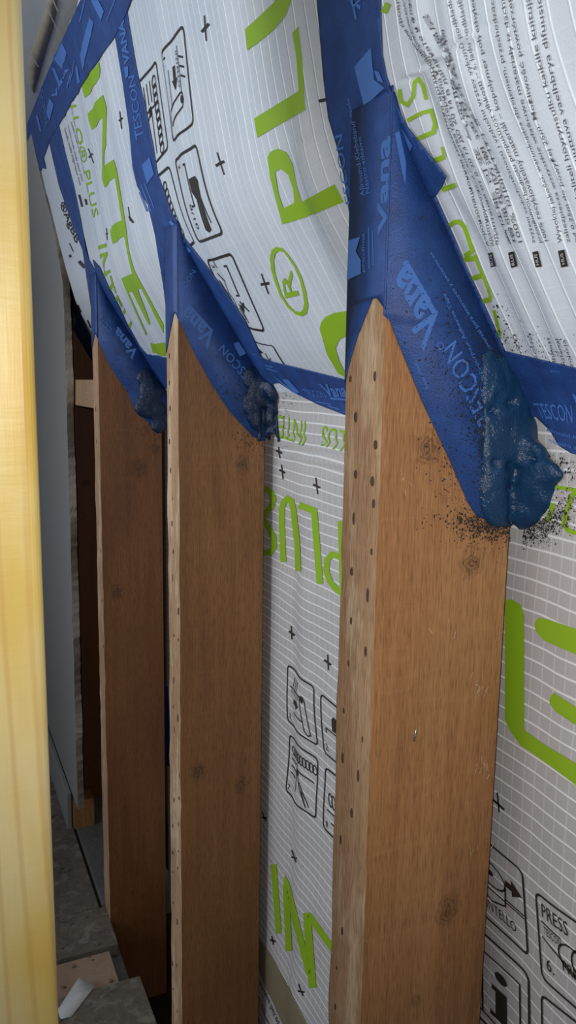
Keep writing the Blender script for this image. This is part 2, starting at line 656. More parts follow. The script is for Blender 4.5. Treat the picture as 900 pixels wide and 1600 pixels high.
def make_stud(k, label):
    y0, y1 = SY[k], SY[k] + SW
    root = empty('timber_stud', (XF, y0, .0))
    tag(root, label, 'timber stud', 'knee wall studs')
    bm = bmesh.new()
    rnd = random.Random(k)
    lay = bm.verts.layers.int.new('ring')
    rings = []
    zs = np.linspace(-.16, CZ - .06, 50)
    tops = {0: None}

    def zt(x):                                            # underside of the membrane at depth x
        i = np.argmin(np.abs(_px - x) + (_s < -.02) * 9)
        return _pz[i] - .009
    for j, z in enumerate(zs):
        e = [rnd.uniform(-.0006, .0006) for _ in range(4)]
        if j < len(zs) - 1:
            q = [(XF + e[0], y0, z), (XB, y0, z), (XB, y1, z), (XF + e[1], y1 + e[2] * 1.5, z)]
        else:
            q = [(XF, y0, zt(XF)), (XB, y0, zt(XB)), (XB, y1, zt(XB)), (XF, y1, zt(XF))]
        rings.append([bm.verts.new(p) for p in q])
    for a, b in zip(rings[:-1], rings[1:]):
        for i in range(4):
            fa = bm.faces.new([a[i], a[(i + 1) % 4], b[(i + 1) % 4], b[i]])
            fa.material_index = 1 if i == 3 else 0
    bm.faces.new(rings[0][::-1])
    bm.faces.new(rings[-1])
    ed = [e for e in bm.edges if len(e.link_faces) == 2 and e.verts[0].co.z != e.verts[1].co.z
          and abs(e.verts[0].co.x - e.verts[1].co.x) < .01 and e.calc_face_angle(0) > 1.]
    bmesh.ops.bevel(bm, geom=ed, offset=.0012, segments=2, affect='EDGES', profile=.5)
    for v in bm.verts:
        v.co -= Vector((XF, y0, 0))
    me = bm_mesh(bm, 'post')
    kn = [(a - XF, b + CZ, r) for a, b, r in STUD_KNOT[k]]
    shade_tone = (.96, .72, .55, .42)[k]  # side wood darkened on the farther studs, in place of fading light
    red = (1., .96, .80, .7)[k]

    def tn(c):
        return (c[0] * shade_tone, c[1] * shade_tone * red, c[2] * shade_tone * red * red)
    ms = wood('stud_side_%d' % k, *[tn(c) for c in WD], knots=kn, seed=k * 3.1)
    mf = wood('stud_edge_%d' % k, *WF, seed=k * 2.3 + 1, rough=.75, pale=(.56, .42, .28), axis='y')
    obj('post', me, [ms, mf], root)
    # old lath nail holes in the narrow face
    bm = bmesh.new()
    n = 7
    for i in range(n):
        pass
    r1 = [bm.verts.new((-.0004, math.cos(a) * .0022, math.sin(a) * .0040)) for a in [i * 2 * math.pi / n for i in range(n)]]
    r2 = [bm.verts.new((.0002, v.co.y * 1.25, v.co.z * 1.2)) for v in r1]
    bm.faces.new(r1[::-1])
    for i in range(n):
        bm.faces.new([r1[i], r1[(i + 1) % n], r2[(i + 1) % n], r2[i]])
    hm = bm_mesh(bm, 'nail_hole')
    hm.materials.append(M['ink_hole'])
    for (x, y) in HOLES[k]:
        u, s = FRONT[k].hit(x, y)
        if not (y0 < u < y1):
            u = min(max(u, y0 + .004), y1 - .004)
        h = bpy.data.objects.new('nail_hole', hm)
        COL.objects.link(h)
        h.parent = root
        h.location = (-.0002, u - y0, s + CZ)
        sc = rnd.uniform(.40, .80)
        h.scale = (1, sc * rnd.uniform(.6, 1.), sc * rnd.uniform(.7, 1.4))
    return root


M['ink_hole'] = simple('nail_hole_dark', (.07, .040, .024), .9, .5, 300.)
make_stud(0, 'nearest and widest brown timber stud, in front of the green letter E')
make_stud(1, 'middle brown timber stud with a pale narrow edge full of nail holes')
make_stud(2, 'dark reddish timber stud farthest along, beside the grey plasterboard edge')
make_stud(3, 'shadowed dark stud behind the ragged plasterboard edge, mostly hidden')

# ------------------------------------------------------------------ membrane sheets
S_PIERCE = float(_s[np.argmin(np.abs(_px - XF) + (_s < 0.) * 9)])
S_TOP = .452


def sheet(name, label, u0, u1, s0, s1, mat, lo_cut=None, hi_cut=None):
    """a sheet between two studs; lo_cut/hi_cut = the stud faces it is trimmed to below the slope"""
    root = empty(name, tuple(PR.P((u0 + u1) / 2, s0)))
    tag(root, label, 'membrane', 'vapour membrane sheets')
    ns = max(2, int((s1 - s0) / .004))
    nu = max(2, int(abs(u1 - u0) / .004))
    bm = bmesh.new()
    uvl = bm.loops.layers.uv.new('UVMap')
    rows = []
    for s in np.linspace(s0, s1, ns + 1):
        a, b = u0, u1
        if s < S_PIERCE:
            a = lo_cut if lo_cut is not None else a
            b = hi_cut if hi_cut is not None else b
        us = np.linspace(a, b, nu + 1)
        P = PR.P(us, np.full_like(us, s)) - np.array(root.location)
        rows.append([(bm.verts.new(p), (u, s)) for p, u in zip(P, us)])
    for r0, r1 in zip(rows[:-1], rows[1:]):
        for i in range(nu):
            q = [r0[i + 1], r0[i], r1[i], r1[i + 1]]
            fa = bm.faces.new([x[0] for x in q])
            for l, x in zip(fa.loops, q):
                l[uvl].uv = x[1]
    o = obj('fleece', bm_mesh(bm, 'fleece', True), mat, root)
    return root


PR = WHOLE
C1, C2, C3 = SY[0] + SW / 2, SY[1] + SW / 2, SY[2] + SW / 2
up_a = sheet('vapour_membrane', 'white slope membrane covered in small multilingual text, right of nearest stud', .10, C1, .0, S_TOP, M['mem_up'], None, SY[0] - .0005)
up_b = sheet('vapour_membrane', 'white slope membrane with big green letters PLU between two middle tapes', C1, C2, .0, S_TOP, M['mem_up'], SY[0] + SW, SY[1] - .0005)
up_c = sheet('vapour_membrane', 'white slope membrane with zigzag green lettering between the two leftmost tapes', C2, C3, .0, S_TOP, M['mem_up'], SY[1] + SW, SY[2] - .0005)
lo_e = sheet('vapour_membrane', 'lower wall membrane with large green E right of the nearest stud', .10, SY[0] + .02, -.80, .004, M['mem_low'])
lo_f = sheet('vapour_membrane', 'lower wall membrane with upside-down PLUS between nearest and middle stud', SY[0] + .02, SY[1] + .02, -.83, .004, M['mem_low'])
lo_g = sheet('vapour_membrane', 'thin sliver of lower membrane between the middle and the dark far stud', SY[1] + .02, SY[2] + .02, -.83, .004, M['mem_low'])


def shift(o, root):
    """keep world place when parented to an Empty that stands elsewhere"""
    o.location = -Vector(root.location)
    return o


def pr(surf, h=.0006):
    return Dec(surf, h)


def put(d, name, mat, root, label=None):
    if name == 'print_mark' or (name == 'printed_text' and len(d.marks) > 1):
        for e in d.pieces():
            shift(e.build(name, M[mat], root), root)
        return
    o = shift(d.build(name, M[mat], root), root)
    if label:
        o['label'] = label
    return o


# far scrap of membrane, trimmed on the bias
d = Dec(UPPER, .0)
d.poly([(62, 268), (70, 235), (84, 212), (93, 290), (130, 391), (143, 480), (147, 535), (135, 510), (118, 470), (103, 420), (90, 370), (78, 320)])
up_d = empty('vapour_membrane', (XF - .01, 1.3, CZ + .1))
tag(up_d, 'narrow tapering membrane scrap lettered AgBB left of the third stud tape', 'membrane', 'vapour membrane sheets')
shift(d.build('fleece', M['mem_up'], up_d), up_d)

# ------------------------------------------------------------------ print on the slope sheets
# between first and second rafter
put(pr(UPPER).poly([(384, 46), (387, 79), (409, 63), (430, 45), (447, 25), (456, 0), (456, -30), (448, -62), (425, -78), (395, -66), (368, -50), (366, -24), (392, -35), (415, -45), (428, -38), (432, -20), (430, 3)]), 'printed_letter', 'green', up_b)
put(pr(UPPER).poly([(467, 41), (458, 52), (464, 87), (468, 142), (398, 185), (403, 215), (438, 194), (478, 172), (474, 101)]), 'printed_letter', 'green', up_b)
put(pr(UPPER).poly([(419, 246), (423, 237), (435, 232), (449, 238), (458, 257), (464, 289), (472, 315), (524, 287), (538, 315), (478, 339), (442, 350), (435, 324), (423, 277)],
                   [(430.5, 269), (439, 263), (451, 272), (459, 295), (461, 316), (443.5, 325), (436, 303)]), 'printed_letter', 'green', up_b)
ro = [(422.5, 402), (425, 391), (432, 385), (441, 387), (450, 396), (462, 413), (472, 433), (479, 457), (482, 477), (480, 489), (473, 494), (463, 491), (450, 480), (438, 462), (430, 440), (424, 420)]
ri = [(452 + (x - 452) * .80, 440 + (y - 440) * .88) for x, y in ro]
d = pr(UPPER).poly(ro, ri)
d.text('R', [(468, 461), (455, 421), (436, 424), (447, 466)])
put(d, 'printed_letter', 'green', up_b)
put(pr(UPPER).poly([(500, 513), (503, 502), (509, 495), (523, 488), (545, 485), (545, 523), (531, 530), (525, 543), (531, 565), (545, 592), (529, 583), (512, 554)]), 'printed_letter', 'green', up_b)
# beyond the second rafter
put(pr(UPPER).poly([(155, 96), (128.7, 133), (130, 143), (133, 153), (143, 143), (156, 120), (157, 108)]), 'printed_letter', 'green', up_c)
put(pr(UPPER).poly([(161, 148), (137.5, 177), (139, 188), (144, 203), (153, 193), (161, 183), (160, 268), (160, 280), (164, 293), (180, 277), (182, 290), (191, 344), (176, 352), (173, 360), (174, 370), (177, 381),
                    (194.5, 369), (199, 391), (207, 427), (190, 434.6), (198, 455), (228, 524), (230, 522), (201, 456), (207, 456), (233, 508), (235, 505), (216, 452), (221, 450), (256, 521), (256, 507),
                    (222, 444), (211, 423), (202, 391), (199, 369), (197, 351), (187, 290), (182.5, 263), (178, 249), (163, 262), (166, 227), (167, 167)], step=20), 'printed_letter', 'green', up_c)
put(pr(UPPER).poly([(235, 536), (259, 536), (259, 556), (239, 551)]), 'printed_letter', 'green', up_c)
put(pr(UPPER).text('LLO® PLUS', [(111, 165), (146, 341), (155, 336), (120, 163)]), 'printed_text', 'green', up_c)
put(pr(UPPER).text('INTELL', [(153, 385), (208, 530), (212, 515), (166, 380)]), 'printed_text', 'green', up_c)
for q in ([(100, 203), (124, 290), (127, 289), (103, 199)], [(105, 199), (128, 284), (131, 283), (108, 195)], [(110, 192), (131, 272), (134, 271), (113, 190)]):
    put(pr(UPPER).text('humidity variable airtight vapour check', q), 'printed_text', 'grey_ink', up_c)
d = pr(UPPER)
d.stroke([(124, 304), (129, 323)], 3).stroke([(134, 311), (136, 320)], 3)
put(d, 'print_mark', 'ink', up_c)
for a, b, c_, e, w in (((188, 174), (191, 201), (187, 189), (192, 184), 2.2), ((138, 232), (147, 255), (139, 246), (145, 240), 2.2),
                       ((201, 323), (204, 345), (202, 338), (209, 348), 2.2), ((167, 356), (168, 375), (166, 366), (169, 364), 1.6)):
    put(pr(UPPER).stroke([a, b], w * .6).stroke([c_, e], w * 1.3), 'registration_cross', 'ink', up_c)
for a, b, c_, e in (((320, 24), (323, 64), (316, 50), (327, 37)), ((340, 238), (351, 273), (338, 259), (351, 252)), ((409, 427), (420, 459), (408, 444), (421, 442))):
    put(pr(UPPER).stroke([a, b], 1.8).stroke([c_, e], 4.5), 'registration_cross', 'ink', up_b)
put(pr(UPPER).text('®AgBB', [(91, 321), (117, 384), (126, 374), (101, 312)]), 'printed_text', 'ink', up_d)
put(pr(UPPER).stroke([(109, 398), (111, 402)], 4).stroke([(122, 476), (127, 488)], 2).stroke([(109, 380), (115, 393)], 1.2)
    .stroke([(124, 408), (133, 418)], 5).stroke([(137, 500), (142, 512)], 2), 'print_mark', 'ink', up_d)

# small green text and multilingual paragraphs right of the first rafter
d = pr(UPPER)
for pl, w in (([(625, 139), (628, 158), (638, 164), (646.6, 151), (649, 128), (655, 123), (662, 133), (667.5, 155)], 6), ([(638, 188), (660, 176), (675, 172), (680, 188), (682, 200)], 6),
              ([(681, 196), (679, 205.5), (668, 210), (654, 216)], 7), ([(692, 228), (696, 244)], 4), ([(696, 244), (680, 250)], 8), ([(692, 296), (713, 288)], 8),
              ([(704, 352), (711, 346), (718, 345), (727, 353), (733, 369), (739.5, 391), (727, 399)], 7), ([(726, 404), (746, 402)], 8), ([(742, 396), (750.7, 419.6), (755.6, 429)], 5),
              ([(755, 429), (738, 435)], 8), ([(755.6, 429), (764, 449), (769, 466)], 5), ([(769, 466), (752, 471)], 8), ([(772.7, 484), (777.6, 503), (782, 524)], 5), ([(783, 524), (774, 530)], 8),
              ([(608, 5), (601, 20)], 9)):
    d.stroke(pl, w)
put(d, 'printed_text', 'green', up_a)
PARA = [
    ('Аэроизоляционная мембрана армированная для кровли', [(764, 384), (733, 283), (711.5, 230), (699, 195), (687, 142), (675, 100), (659, 82), (643, 64), (628, 35), (625, 18), (622, -15)]),
    ('адаптирующиеся свойства материала и паропроницаемость', [(771, 383), (739.5, 279), (708, 198), (689, 121), (671, 89), (637, 35), (632, 7), (630, -15)]),
    ('адаптация от 0,20 м до 20 м в ламинате и флизе', [(779, 381), (749, 277), (715, 199), (698, 124), (680, 89), (650, 39), (640, 5), (636, -15)]),
    ('高性能 可变 气密膜 保温层', [(797, 381), (772, 291), (736, 210), (715.5, 156), (699.5, 96), (685, 59), (666, 20)]),
    ('增强型防潮 适用于纤维', [(806, 379), (778, 284), (743, 203), (719, 153), (703, 96), (688, 52)]),
    ('100% 可回收材料 聚乙烯共聚物', [(815, 377), (783, 277), (749, 196), (722.7, 151), (707, 96), (690.7, 44)]),
    ('zvýšení vzduchotěsnosti i vzduchu vrstev vykunů podkladu', [(836, 378), (819, 319), (783, 229), (756, 171), (742, 124), (728, 78), (710, 20), (704, -5)]),
    ('proměnlivou hodnotu propustnost vlhkosti – s. ladu podkladě', [(846, 378), (820.7, 289), (791, 221), (762, 152), (742, 95), (727, 25), (721, -5)]),
    ('100% recyklovatelný materiál – kopolymer polyethylen', [(856, 375), (834.7, 302), (806.7, 229), (791, 195), (775, 151), (758, 92), (742, 11), (739, -8)]),
    ('Wysokiej jakości, warunkująca zbrojeniem, przechodząca', [(879, 377), (862.6, 308), (839, 252), (815, 193), (802, 155), (782.7, 67), (772, 3), (770, -10)]),
    ('zabezpiecza wszystkie właściwe materiały iz dachu', [(891, 377), (867, 291), (830, 199), (807.5, 114), (793, 28), (787, -10)]),
    ('od 0,25m do powyżej 25m. Możliwość powtórzeń', [(903, 378), (875, 271), (852, 213), (841, 192), (816.4, 89), (800, 0), (798, -10)]),
    ('Yüksek kaliteli höyrynsulku kaikille kuituja', [(925, 372), (898, 277), (875, 195), (859, 142), (832, 14), (828, -10)]),
    ('vahvistettu muuttuva vaelhbrya difuusio', [(935, 365), (905, 252), (888, 195), (875, 151), (848, 10), (845, -10)]),
]
for s, pts in PARA:
    put(pr(UPPER).text_path(s, [(x + 3, y) for x, y in pts], .0033), 'printed_text', 'grey_ink', up_a)
for q in ([(763, 395), (770, 393), (776, 415), (768, 417)], [(795, 394), (804, 392), (810, 415), (800, 418)], [(833, 393), (842, 391), (848, 416), (838, 417)], [(873, 391), (883, 389), (889, 415), (878, 417)]):
    put(pr(UPPER).poly(q), 'language_badge', 'ink', up_a)
    b = pr(UPPER, .0009)
    x0, y0 = sum(p[0] for p in q) / 4, sum(p[1] for p in q) / 4
    b.text('RUS' if q[0][0] < 800 else 'HUS', [(x0 + 4, y0 + 8), (x0 + .5, y0 - 9), (x0 - 4, y0 - 8), (x0 - .5, y0 + 9)])
    put(b, 'badge_text', 'pale', up_a)
for tx, x in (('0,20', 815), ('聚乙烯', 838), ('vlhkost', 866), ('materiał', 880), ('izolacja', 893)):
    put(pr(UPPER).text_path(tx, [(x + 6, 566 + (x - 815) * .12), (x - 7, 520 + (x - 815) * .12)], .0030), 'printed_text', 'grey_ink', up_a)
put(pr(UPPER).stroke([(499, 158), (512, 155)], 5), 'print_mark', 'ink', up_b)


# ------------------------------------------------------------------ installation pictograms
def rrect(r=.07):
    pts = []
    for cx, cy, a0 in ((1 - r, 1 - r, 0), (r, 1 - r, 90), (r, r, 180), (1 - r, r, 270)):
        for k in range(4):
            a = math.radians(a0 + k * 30)
            pts.append((cx + r * math.cos(a), cy + r * math.sin(a)))
    return pts + [pts[0]]


def ell(cx, cy, a, b, rot=0., n=18):
    out = []
    for k in range(n + 1):
        t = k * 2 * math.pi / n
        x, y = a * math.cos(t), b * math.sin(t)
        out.append((cx + x * math.cos(rot) - y * math.sin(rot), cy + x * math.sin(rot) + y * math.cos(rot)))
    return out


ICON = {
    'roll': dict(lines=[[(.10, .66), (.60, .66)], [(.25, .26), (.66, .26)], [(.60, .68), (.58, .60), (.68, .12), (.76, .06), (.84, .10), (.82, .18), (.74, .64), (.68, .70), (.60, .68)],
                        [(.22, .70), (.28, .88)], [(.32, .70), (.38, .88)], [(.42, .70), (.48, .88)]],
                 fills=[[(.26, .42), (.40, .42), (.40, .37), (.52, .46), (.40, .55), (.40, .50), (.26, .50)], ell(.66, .64, .045, .05)[:-1]],
                 texts=[('1.', (.08, .07, .17, .17)), ('INTELLO', (.14, .57, .52, .63))]),
    'glue': dict(lines=[[(.10, .62), (.34, .62)], [(.10, .50), (.34, .50)], [(.10, .38), (.34, .38)], [(.40, .72), (.40, .18)], [(.38, .56), (.92, .56)]] +
                 [ell(.16 + .095 * k, .78, .06, .075, .4, 10) for k in range(9)] + [[(.44, .50), (.52, .34), (.74, .06)], [(.52, .40), (.82, .10)], [(.58, .34), (.78, .14)], [(.60, .28), (.72, .10)]],
                 fills=[[(.36, .56), (.46, .58), (.48, .48), (.38, .46)]], texts=[('7.', (.05, .05, .14, .15))]),
    'staple': dict(lines=[[(.12, .40), (.12, .48), (.60, .48), (.60, .38)], [(.42, .70), (.85, .80)]],
                   fills=[[(.30, .52), (.30, .72), (.36, .78), (.55, .74), (.92, .70), (.94, .60), (.90, .54), (.55, .60), (.45, .52)]], holes=[[(.58, .64), (.86, .63), (.86, .61), (.58, .625)]],
                   texts=[('2.', (.07, .08, .15, .20)), ('8/10', (.56, .24, .86, .36))]),
    'plug': dict(lines=[[(.10, .36), (.90, .36)], [(.22, .20), (.42, .20), (.42, .36)]] + [ell(.18 + .09 * k, .55, .05, .10, .3, 10) for k in range(8)] + [[(.3, .36), (.4, .2), (.5, .36)]],
                 fills=[[(.60, .20), (.70, .20), (.72, .30), (.60, .30)]], texts=[('8.', (.07, .07, .15, .17))]),
    'press': dict(lines=[[(.05, .70), (.30, .67)], [(.05, .52), (.62, .30)], ell(.42, .50, .16, .15, -.5), ell(.52, .54, .10, .15, -.2), [(.55, .66), (.98, .62)]],
                  fills=[], texts=[('PRESS', (.07, .76, .40, .92)), ('TESCON', (.08, .57, .30, .66)), ('PRESS', (.30, .32, .58, .44)), ('6.', (.08, .16, .18, .30))]),
    'tape': dict(lines=[[(.05, .42), (.98, .42)], [(.05, .86), (.55, .86)], ell(.56, .62, .20, .14, -.1), [(.36, .60), (.40, .36), (.56, .28), (.74, .36), (.76, .60)], [(.74, .45), (.98, .45)]],
                 fills=[ell(.56, .63, .05, .035)[:-1], [(.76, .62), (.84, .62), (.84, .56), (.97, .66), (.84, .76), (.84, .70), (.76, .70)]],
                 texts=[('INTELLO', (.48, .14, .86, .26)), ('product', (.08, .74, .38, .82))]),
    'info': dict(lines=[[(.50, .80), (.50, .12)], [(.50, .80), (.90, .80), (.90, .05)], [(.14, .80), (.44, .86), (.50, .80)], [(.14, .80), (.14, .10), (.50, .12), (.9, .05)],
                        [(.22, .76), (.40, .78), (.40, .54), (.22, .54), (.22, .76)], [(.20, .44), (.42, .44)], [(.20, .36), (.42, .36)], [(.20, .28), (.42, .28)]],
                 fills=[ell(.70, .66, .065, .055)[:-1], [(.60, .52), (.76, .52), (.76, .22), (.82, .22), (.82, .17), (.58, .17), (.58, .22), (.64, .22), (.64, .47), (.60, .47)]], texts=[]),
    'hook': dict(lines=[[(.12, .60), (.12, .68), (.52, .68), (.52, .60)], [(.60, .62), (.74, .78)], [(.62, .72), (.76, .60)], [(.64, .56), (.92, .60)], [(.70, .50), (.88, .54)], [(.2, .2), (.3, .4), (.5, .3), (.6, .42), (.8, .36)],
                        [(.3, .12), (.5, .24), (.7, .3)], [(.0, .30), (.12, .34)]], fills=[[(.64, .64), (.72, .66), (.74, .58), (.68, .56)]], texts=[('3.', (.07, .10, .15, .24))]),
    'blank': dict(lines=[[(.3, .5), (.6, .45), (.75, .55)], [(.45, .6), (.7, .35)]], fills=[], texts=[('4.', (.2, .15, .4, .4))]),
}


def pictogram(surf, corners, icon, root, w=.020, lw=None):
    """corners = the box's lower left, lower right, upper right, upper left as it is meant to be read"""
    b = bil([surf.hit(*p) for p in corners])
    d = Dec(surf, .0006)
    d.stroke(rrect(), w * 1.35, b)
    k = ICON[icon]
    for l in k['lines']:
        d.stroke(l, lw or w, b)
    for fl in k['fills']:
        d.poly_uv([[b(p) for p in fl]] + ([[b(p) for p in h] for h in k.get('holes', [])] if fl is k['fills'][0] else []))
    for s, (x0, y0, x1, y1) in k['texts']:
        d.text(s, [(x0, y0), (x1, y0), (x1, y1), (x0, y1)], b)
    put(d, 'instruction_box', 'ink', root)


# on the slope the boxes are read downwards
pictogram(UPPER, [(253, 83), (271, 221), (303, 192), (287, 40)], 'roll', up_b, .022)
pictogram(UPPER, [(209, 138), (229, 272), (263, 231), (244, 95)], 'glue', up_b, .022)
pictogram(UPPER, [(274, 251), (311, 378), (349, 364), (307, 226)], 'staple', up_b, .024)
pictogram(UPPER, [(238, 283), (286, 392), (304, 378), (265, 260)], 'plug', up_b, .026)
pictogram(UPPER, [(324, 407), (368, 505), (414, 517), (362, 396)], 'hook', up_b, .026)
pictogram(UPPER, [(290, 414), (338, 508), (363, 500), (318, 409)], 'plug', up_b, .026)
pictogram(UPPER, [(390, 531), (420, 590), (452, 580), (427, 540)], 'blank', up_b, .03)
# on the wall they stand upright
pictogram(LOWER, [(450, 1126), (497, 1165), (491, 1073), (450, 1039)], 'roll', lo_f, .022)
pictogram(LOWER, [(447, 1235), (494, 1279), (497, 1186), (453, 1148)], 'glue', lo_f, .022)
pictogram(LOWER, [(507, 1175), (566, 1226), (560, 1132), (502, 1084)], 'staple', lo_f, .022)
pictogram(LOWER, [(506, 1293), (566, 1352), (568, 1246), (509, 1199)], 'plug', lo_f, .022)
pictogram(LOWER, [(712, 1388), (826, 1494), (817, 1361), (700, 1264)], 'tape', lo_e, .020)
pictogram(LOWER, [(848, 1527), (985, 1648), (975, 1492), (838, 1393)], 'press', lo_e, .020)
pictogram(LOWER, [(690, 1530), (829, 1672), (827, 1524), (690, 1398)], 'info', lo_e, .020)
pictogram(LOWER, [(850, 1690), (985, 1800), (982, 1660), (847, 1553)], 'blank', lo_e, .020)

# ------------------------------------------------------------------ print on the wall sheets
put(pr(LOWER).poly([(790, 938), (800, 936), (815, 945), (820, 960), (820, 1140), (850, 1162), (900, 1192), (940, 1218), (940, 1252), (900, 1226), (860, 1196), (815, 1165), (800, 1145), (790, 1125)]), 'printed_letter', 'green', lo_e)
put(pr(LOWER).poly([(836, 974), (842, 965), (855, 967), (900, 982), (940, 996), (940, 1038), (900, 1022), (850, 1000), (838, 985)]), 'printed_letter', 'green', lo_e)
put(pr(LOWER).poly([(860, 1090), (866, 1082), (900, 1104), (940, 1128), (940, 1156), (900, 1132), (870, 1112), (860, 1100)]), 'printed_letter', 'green', lo_e)
d = pr(LOWER)
d.stroke([(905, 765), (896, 773), (887, 796), (882, 820), (889, 829), (910, 835)], 7).stroke([(866, 786), (857, 815)], 7).stroke([(866, 760), (905, 766)], 6)
put(d, 'printed_text', 'green', lo_e)
put(pr(LOWER).stroke([(778, 1238), (781, 1269)], 2.4).stroke([(768, 1246), (789, 1265)], 3.2), 'registration_cross', 'ink', lo_e)

put(pr(LOWER).text('INTELLO', [(478, 658), (405, 641), (400, 673), (473, 697)]), 'printed_text', 'green', lo_f)
put(pr(LOWER).text('PLUS', [(553, 676), (504, 664), (499, 696), (548, 709)]), 'printed_text', 'green', lo_f)
put(pr(LOWER).stroke([(443.4, 878), (441, 821), (441, 795), (444, 784), (450, 779), (456, 783), (459, 796), (464.7, 847), (466.5, 892)], 9), 'printed_letter', 'green', lo_f)
put(pr(LOWER).stroke([(500.5, 912), (491.5, 798), (468, 789)], 10), 'printed_letter', 'green', lo_f)
put(pr(LOWER).stroke([(408, 765), (416, 764), (424, 770), (428, 780), (424, 792), (414, 803), (412, 812), (420, 824), (428, 840), (429, 854), (422, 864), (408, 862)], 9), 'printed_letter', 'green', lo_f)
put(pr(LOWER).stroke([(533, 814), (537, 945)], 9).stroke([(537, 872), (520, 866), (512, 874), (510.5, 891), (516, 908), (528, 923), (540, 930)], 9), 'printed_letter', 'green', lo_f)
put(pr(LOWER).stroke([(428, 1350), (436, 1458)], 9), 'printed_letter', 'green', lo_f)
put(pr(LOWER).stroke([(452, 1486), (447, 1377), (484, 1522)], 10).stroke([(480, 1426), (489, 1543)], 12), 'printed_letter', 'green', lo_f)
put(pr(LOWER).stroke([(482, 1428), (522, 1484)], 10), 'printed_letter', 'green', lo_f)
for a, b, c_, e in (((440.5, 726), (443, 749), (437, 734), (446, 739)), ((494, 746), (497, 772), (490, 757), (501, 762)), ((436, 698), (438, 716), (432, 704), (441, 708)),
                    ((455.6, 978), (456.7, 999), (452, 986), (461, 993)), ((512.6, 1023), (513.7, 1047), (507, 1031), (518, 1039)), ((410, 1268), (416, 1283), (410, 1277), (418, 1278)),
                    ((456, 1328), (463, 1347), (456, 1339), (464, 1341)), ((425, 1462), (428, 1476), (423, 1468), (431, 1471)), ((467, 1537), (474, 1556), (466, 1548), (476, 1550))):
    put(pr(LOWER).stroke([a, b], 1.9).stroke([c_, e], 3.), 'registration_cross', 'ink', lo_f)
for k in range(4):
    dx, dy = -13 * k, 12 * k
    put(pr(LOWER).text('INTELLO vapour check and airtight layer', [(402 + dx * .2, 1517 + dy * 1.8), (455 + dx, 1640 + dy), (450 + dx, 1645 + dy), (399 + dx * .2, 1523 + dy * 1.8)]), 'printed_text', 'ink', lo_f)

# beige paper tape at the foot of the wall sheet
M['beige'] = simple('beige_paper_tape', (.20, .165, .10), .6, .15, 80.)
d = Dec(LOWER, .0012)
d.poly([(396, 1446), (404, 1461), (428, 1498), (455, 1550), (500, 1640), (462, 1645), (443, 1600), (420, 1550), (402, 1508), (392, 1490)])
o = d.build('adhesive_tape', M['beige'], None, .0006)
tag(o, 'beige paper tape along the foot of the lower wall membrane', 'tape')

# ------------------------------------------------------------------ blue sealing tapes
TH = .0007


def tape(label, *pieces):
    """pieces = (surface, height, outline); one strip of tape"""
    root = empty('adhesive_tape')
    tag(root, label, 'tape', 'blue sealing tapes')
    for surf, h, outl in pieces:
        sn = SY[FRONT.index(surf)] if surf in FRONT else XF if surf in SIDE else None
        Dec(surf, h).poly(outl, step=9, snap=sn).build('tape_film', M['tape'], root, TH)
    return root


def tp(root, surf, h, name='printed_text'):
    d = Dec(surf, h)
    d._root, d._name = root, name
    return d


def tput(d):
    for e in d.pieces():
        e.build(d._name, M['tape_ink'], d._root)


FR, SI = FRONT, SIDE
fold = [WHOLE.P(SY[0], s) for s in (.0, .05, .1, .15, .185)]


def sight(p):
    v = np.array(p) - ORG
    z = v @ fw
    return (450 + F * (v @ rt) / z, 800 - F * (v @ up) / z)


def fold_line(k, s0, s1, n=8, y=None):
    y = SY[k] if y is None else y
    return [sight(WHOLE.P(y, s)) for s in np.linspace(s0, s1, n)]


def edge(k, yy, far=False):
    """sighted point on a front arris of stud k"""
    y = SY[k] + (SW if far else 0.)
    a, b = sight((XF, y, CZ)), sight((XF, y, CZ - .4))
    return (a[0] + (b[0] - a[0]) * (yy - a[1]) / (b[1] - a[1]), yy)


# first rafter
f1 = fold_line(0, S_PIERCE, -.02, 10)
pR = f1[0]
pL = sight(WHOLE.P(SY[0] + SW, S_PIERCE))
t1 = tape('wide blue tape running up the first rafter above the nearest stud',
          (UPPER, .0010, [sight(WHOLE.P(.418, .445)), (488, -60), (497, 0), (503, 70), (508, 130), (515, 185), (527, 225), (538, 270), (547, 330), pL, pR, (617, 150), (606, 120), (599, 85), (596, 0), (594, -60), sight(WHOLE.P(.345, .445))]),
          (FR[0], .0010, [pL, pR, edge(0, 320), edge(0, 484), (594, 470), (590, 465), (583, 468), (560, 525), (546, 572), edge(0, 598, True), edge(0, 400, True)]))
d1 = tape('blue tape slanting down the side of the nearest stud, printed Vana',
          (SI[0], .0010, [edge(0, 484), edge(0, 320), pR] + f1[1:] + [(800, 815), (770, 816), (745, 808), (730, 785), (700, 715), (660, 630), (625, 545)]),
          (UPPER, .0014, f1[1:8] + [(792, 560), (790, 545), (760, 478), (730, 416), (700, 343), (686, 312), (650, 250)]))
fl = tape('loose triangular tape corner sticking out beside the green letter S',
          (UPPER, .0022, [(612, 132), (622, 160), (640, 195), (672, 236), (701, 273), (694, 290), (683, 306), (660, 300), (630, 240), (612, 180)]))
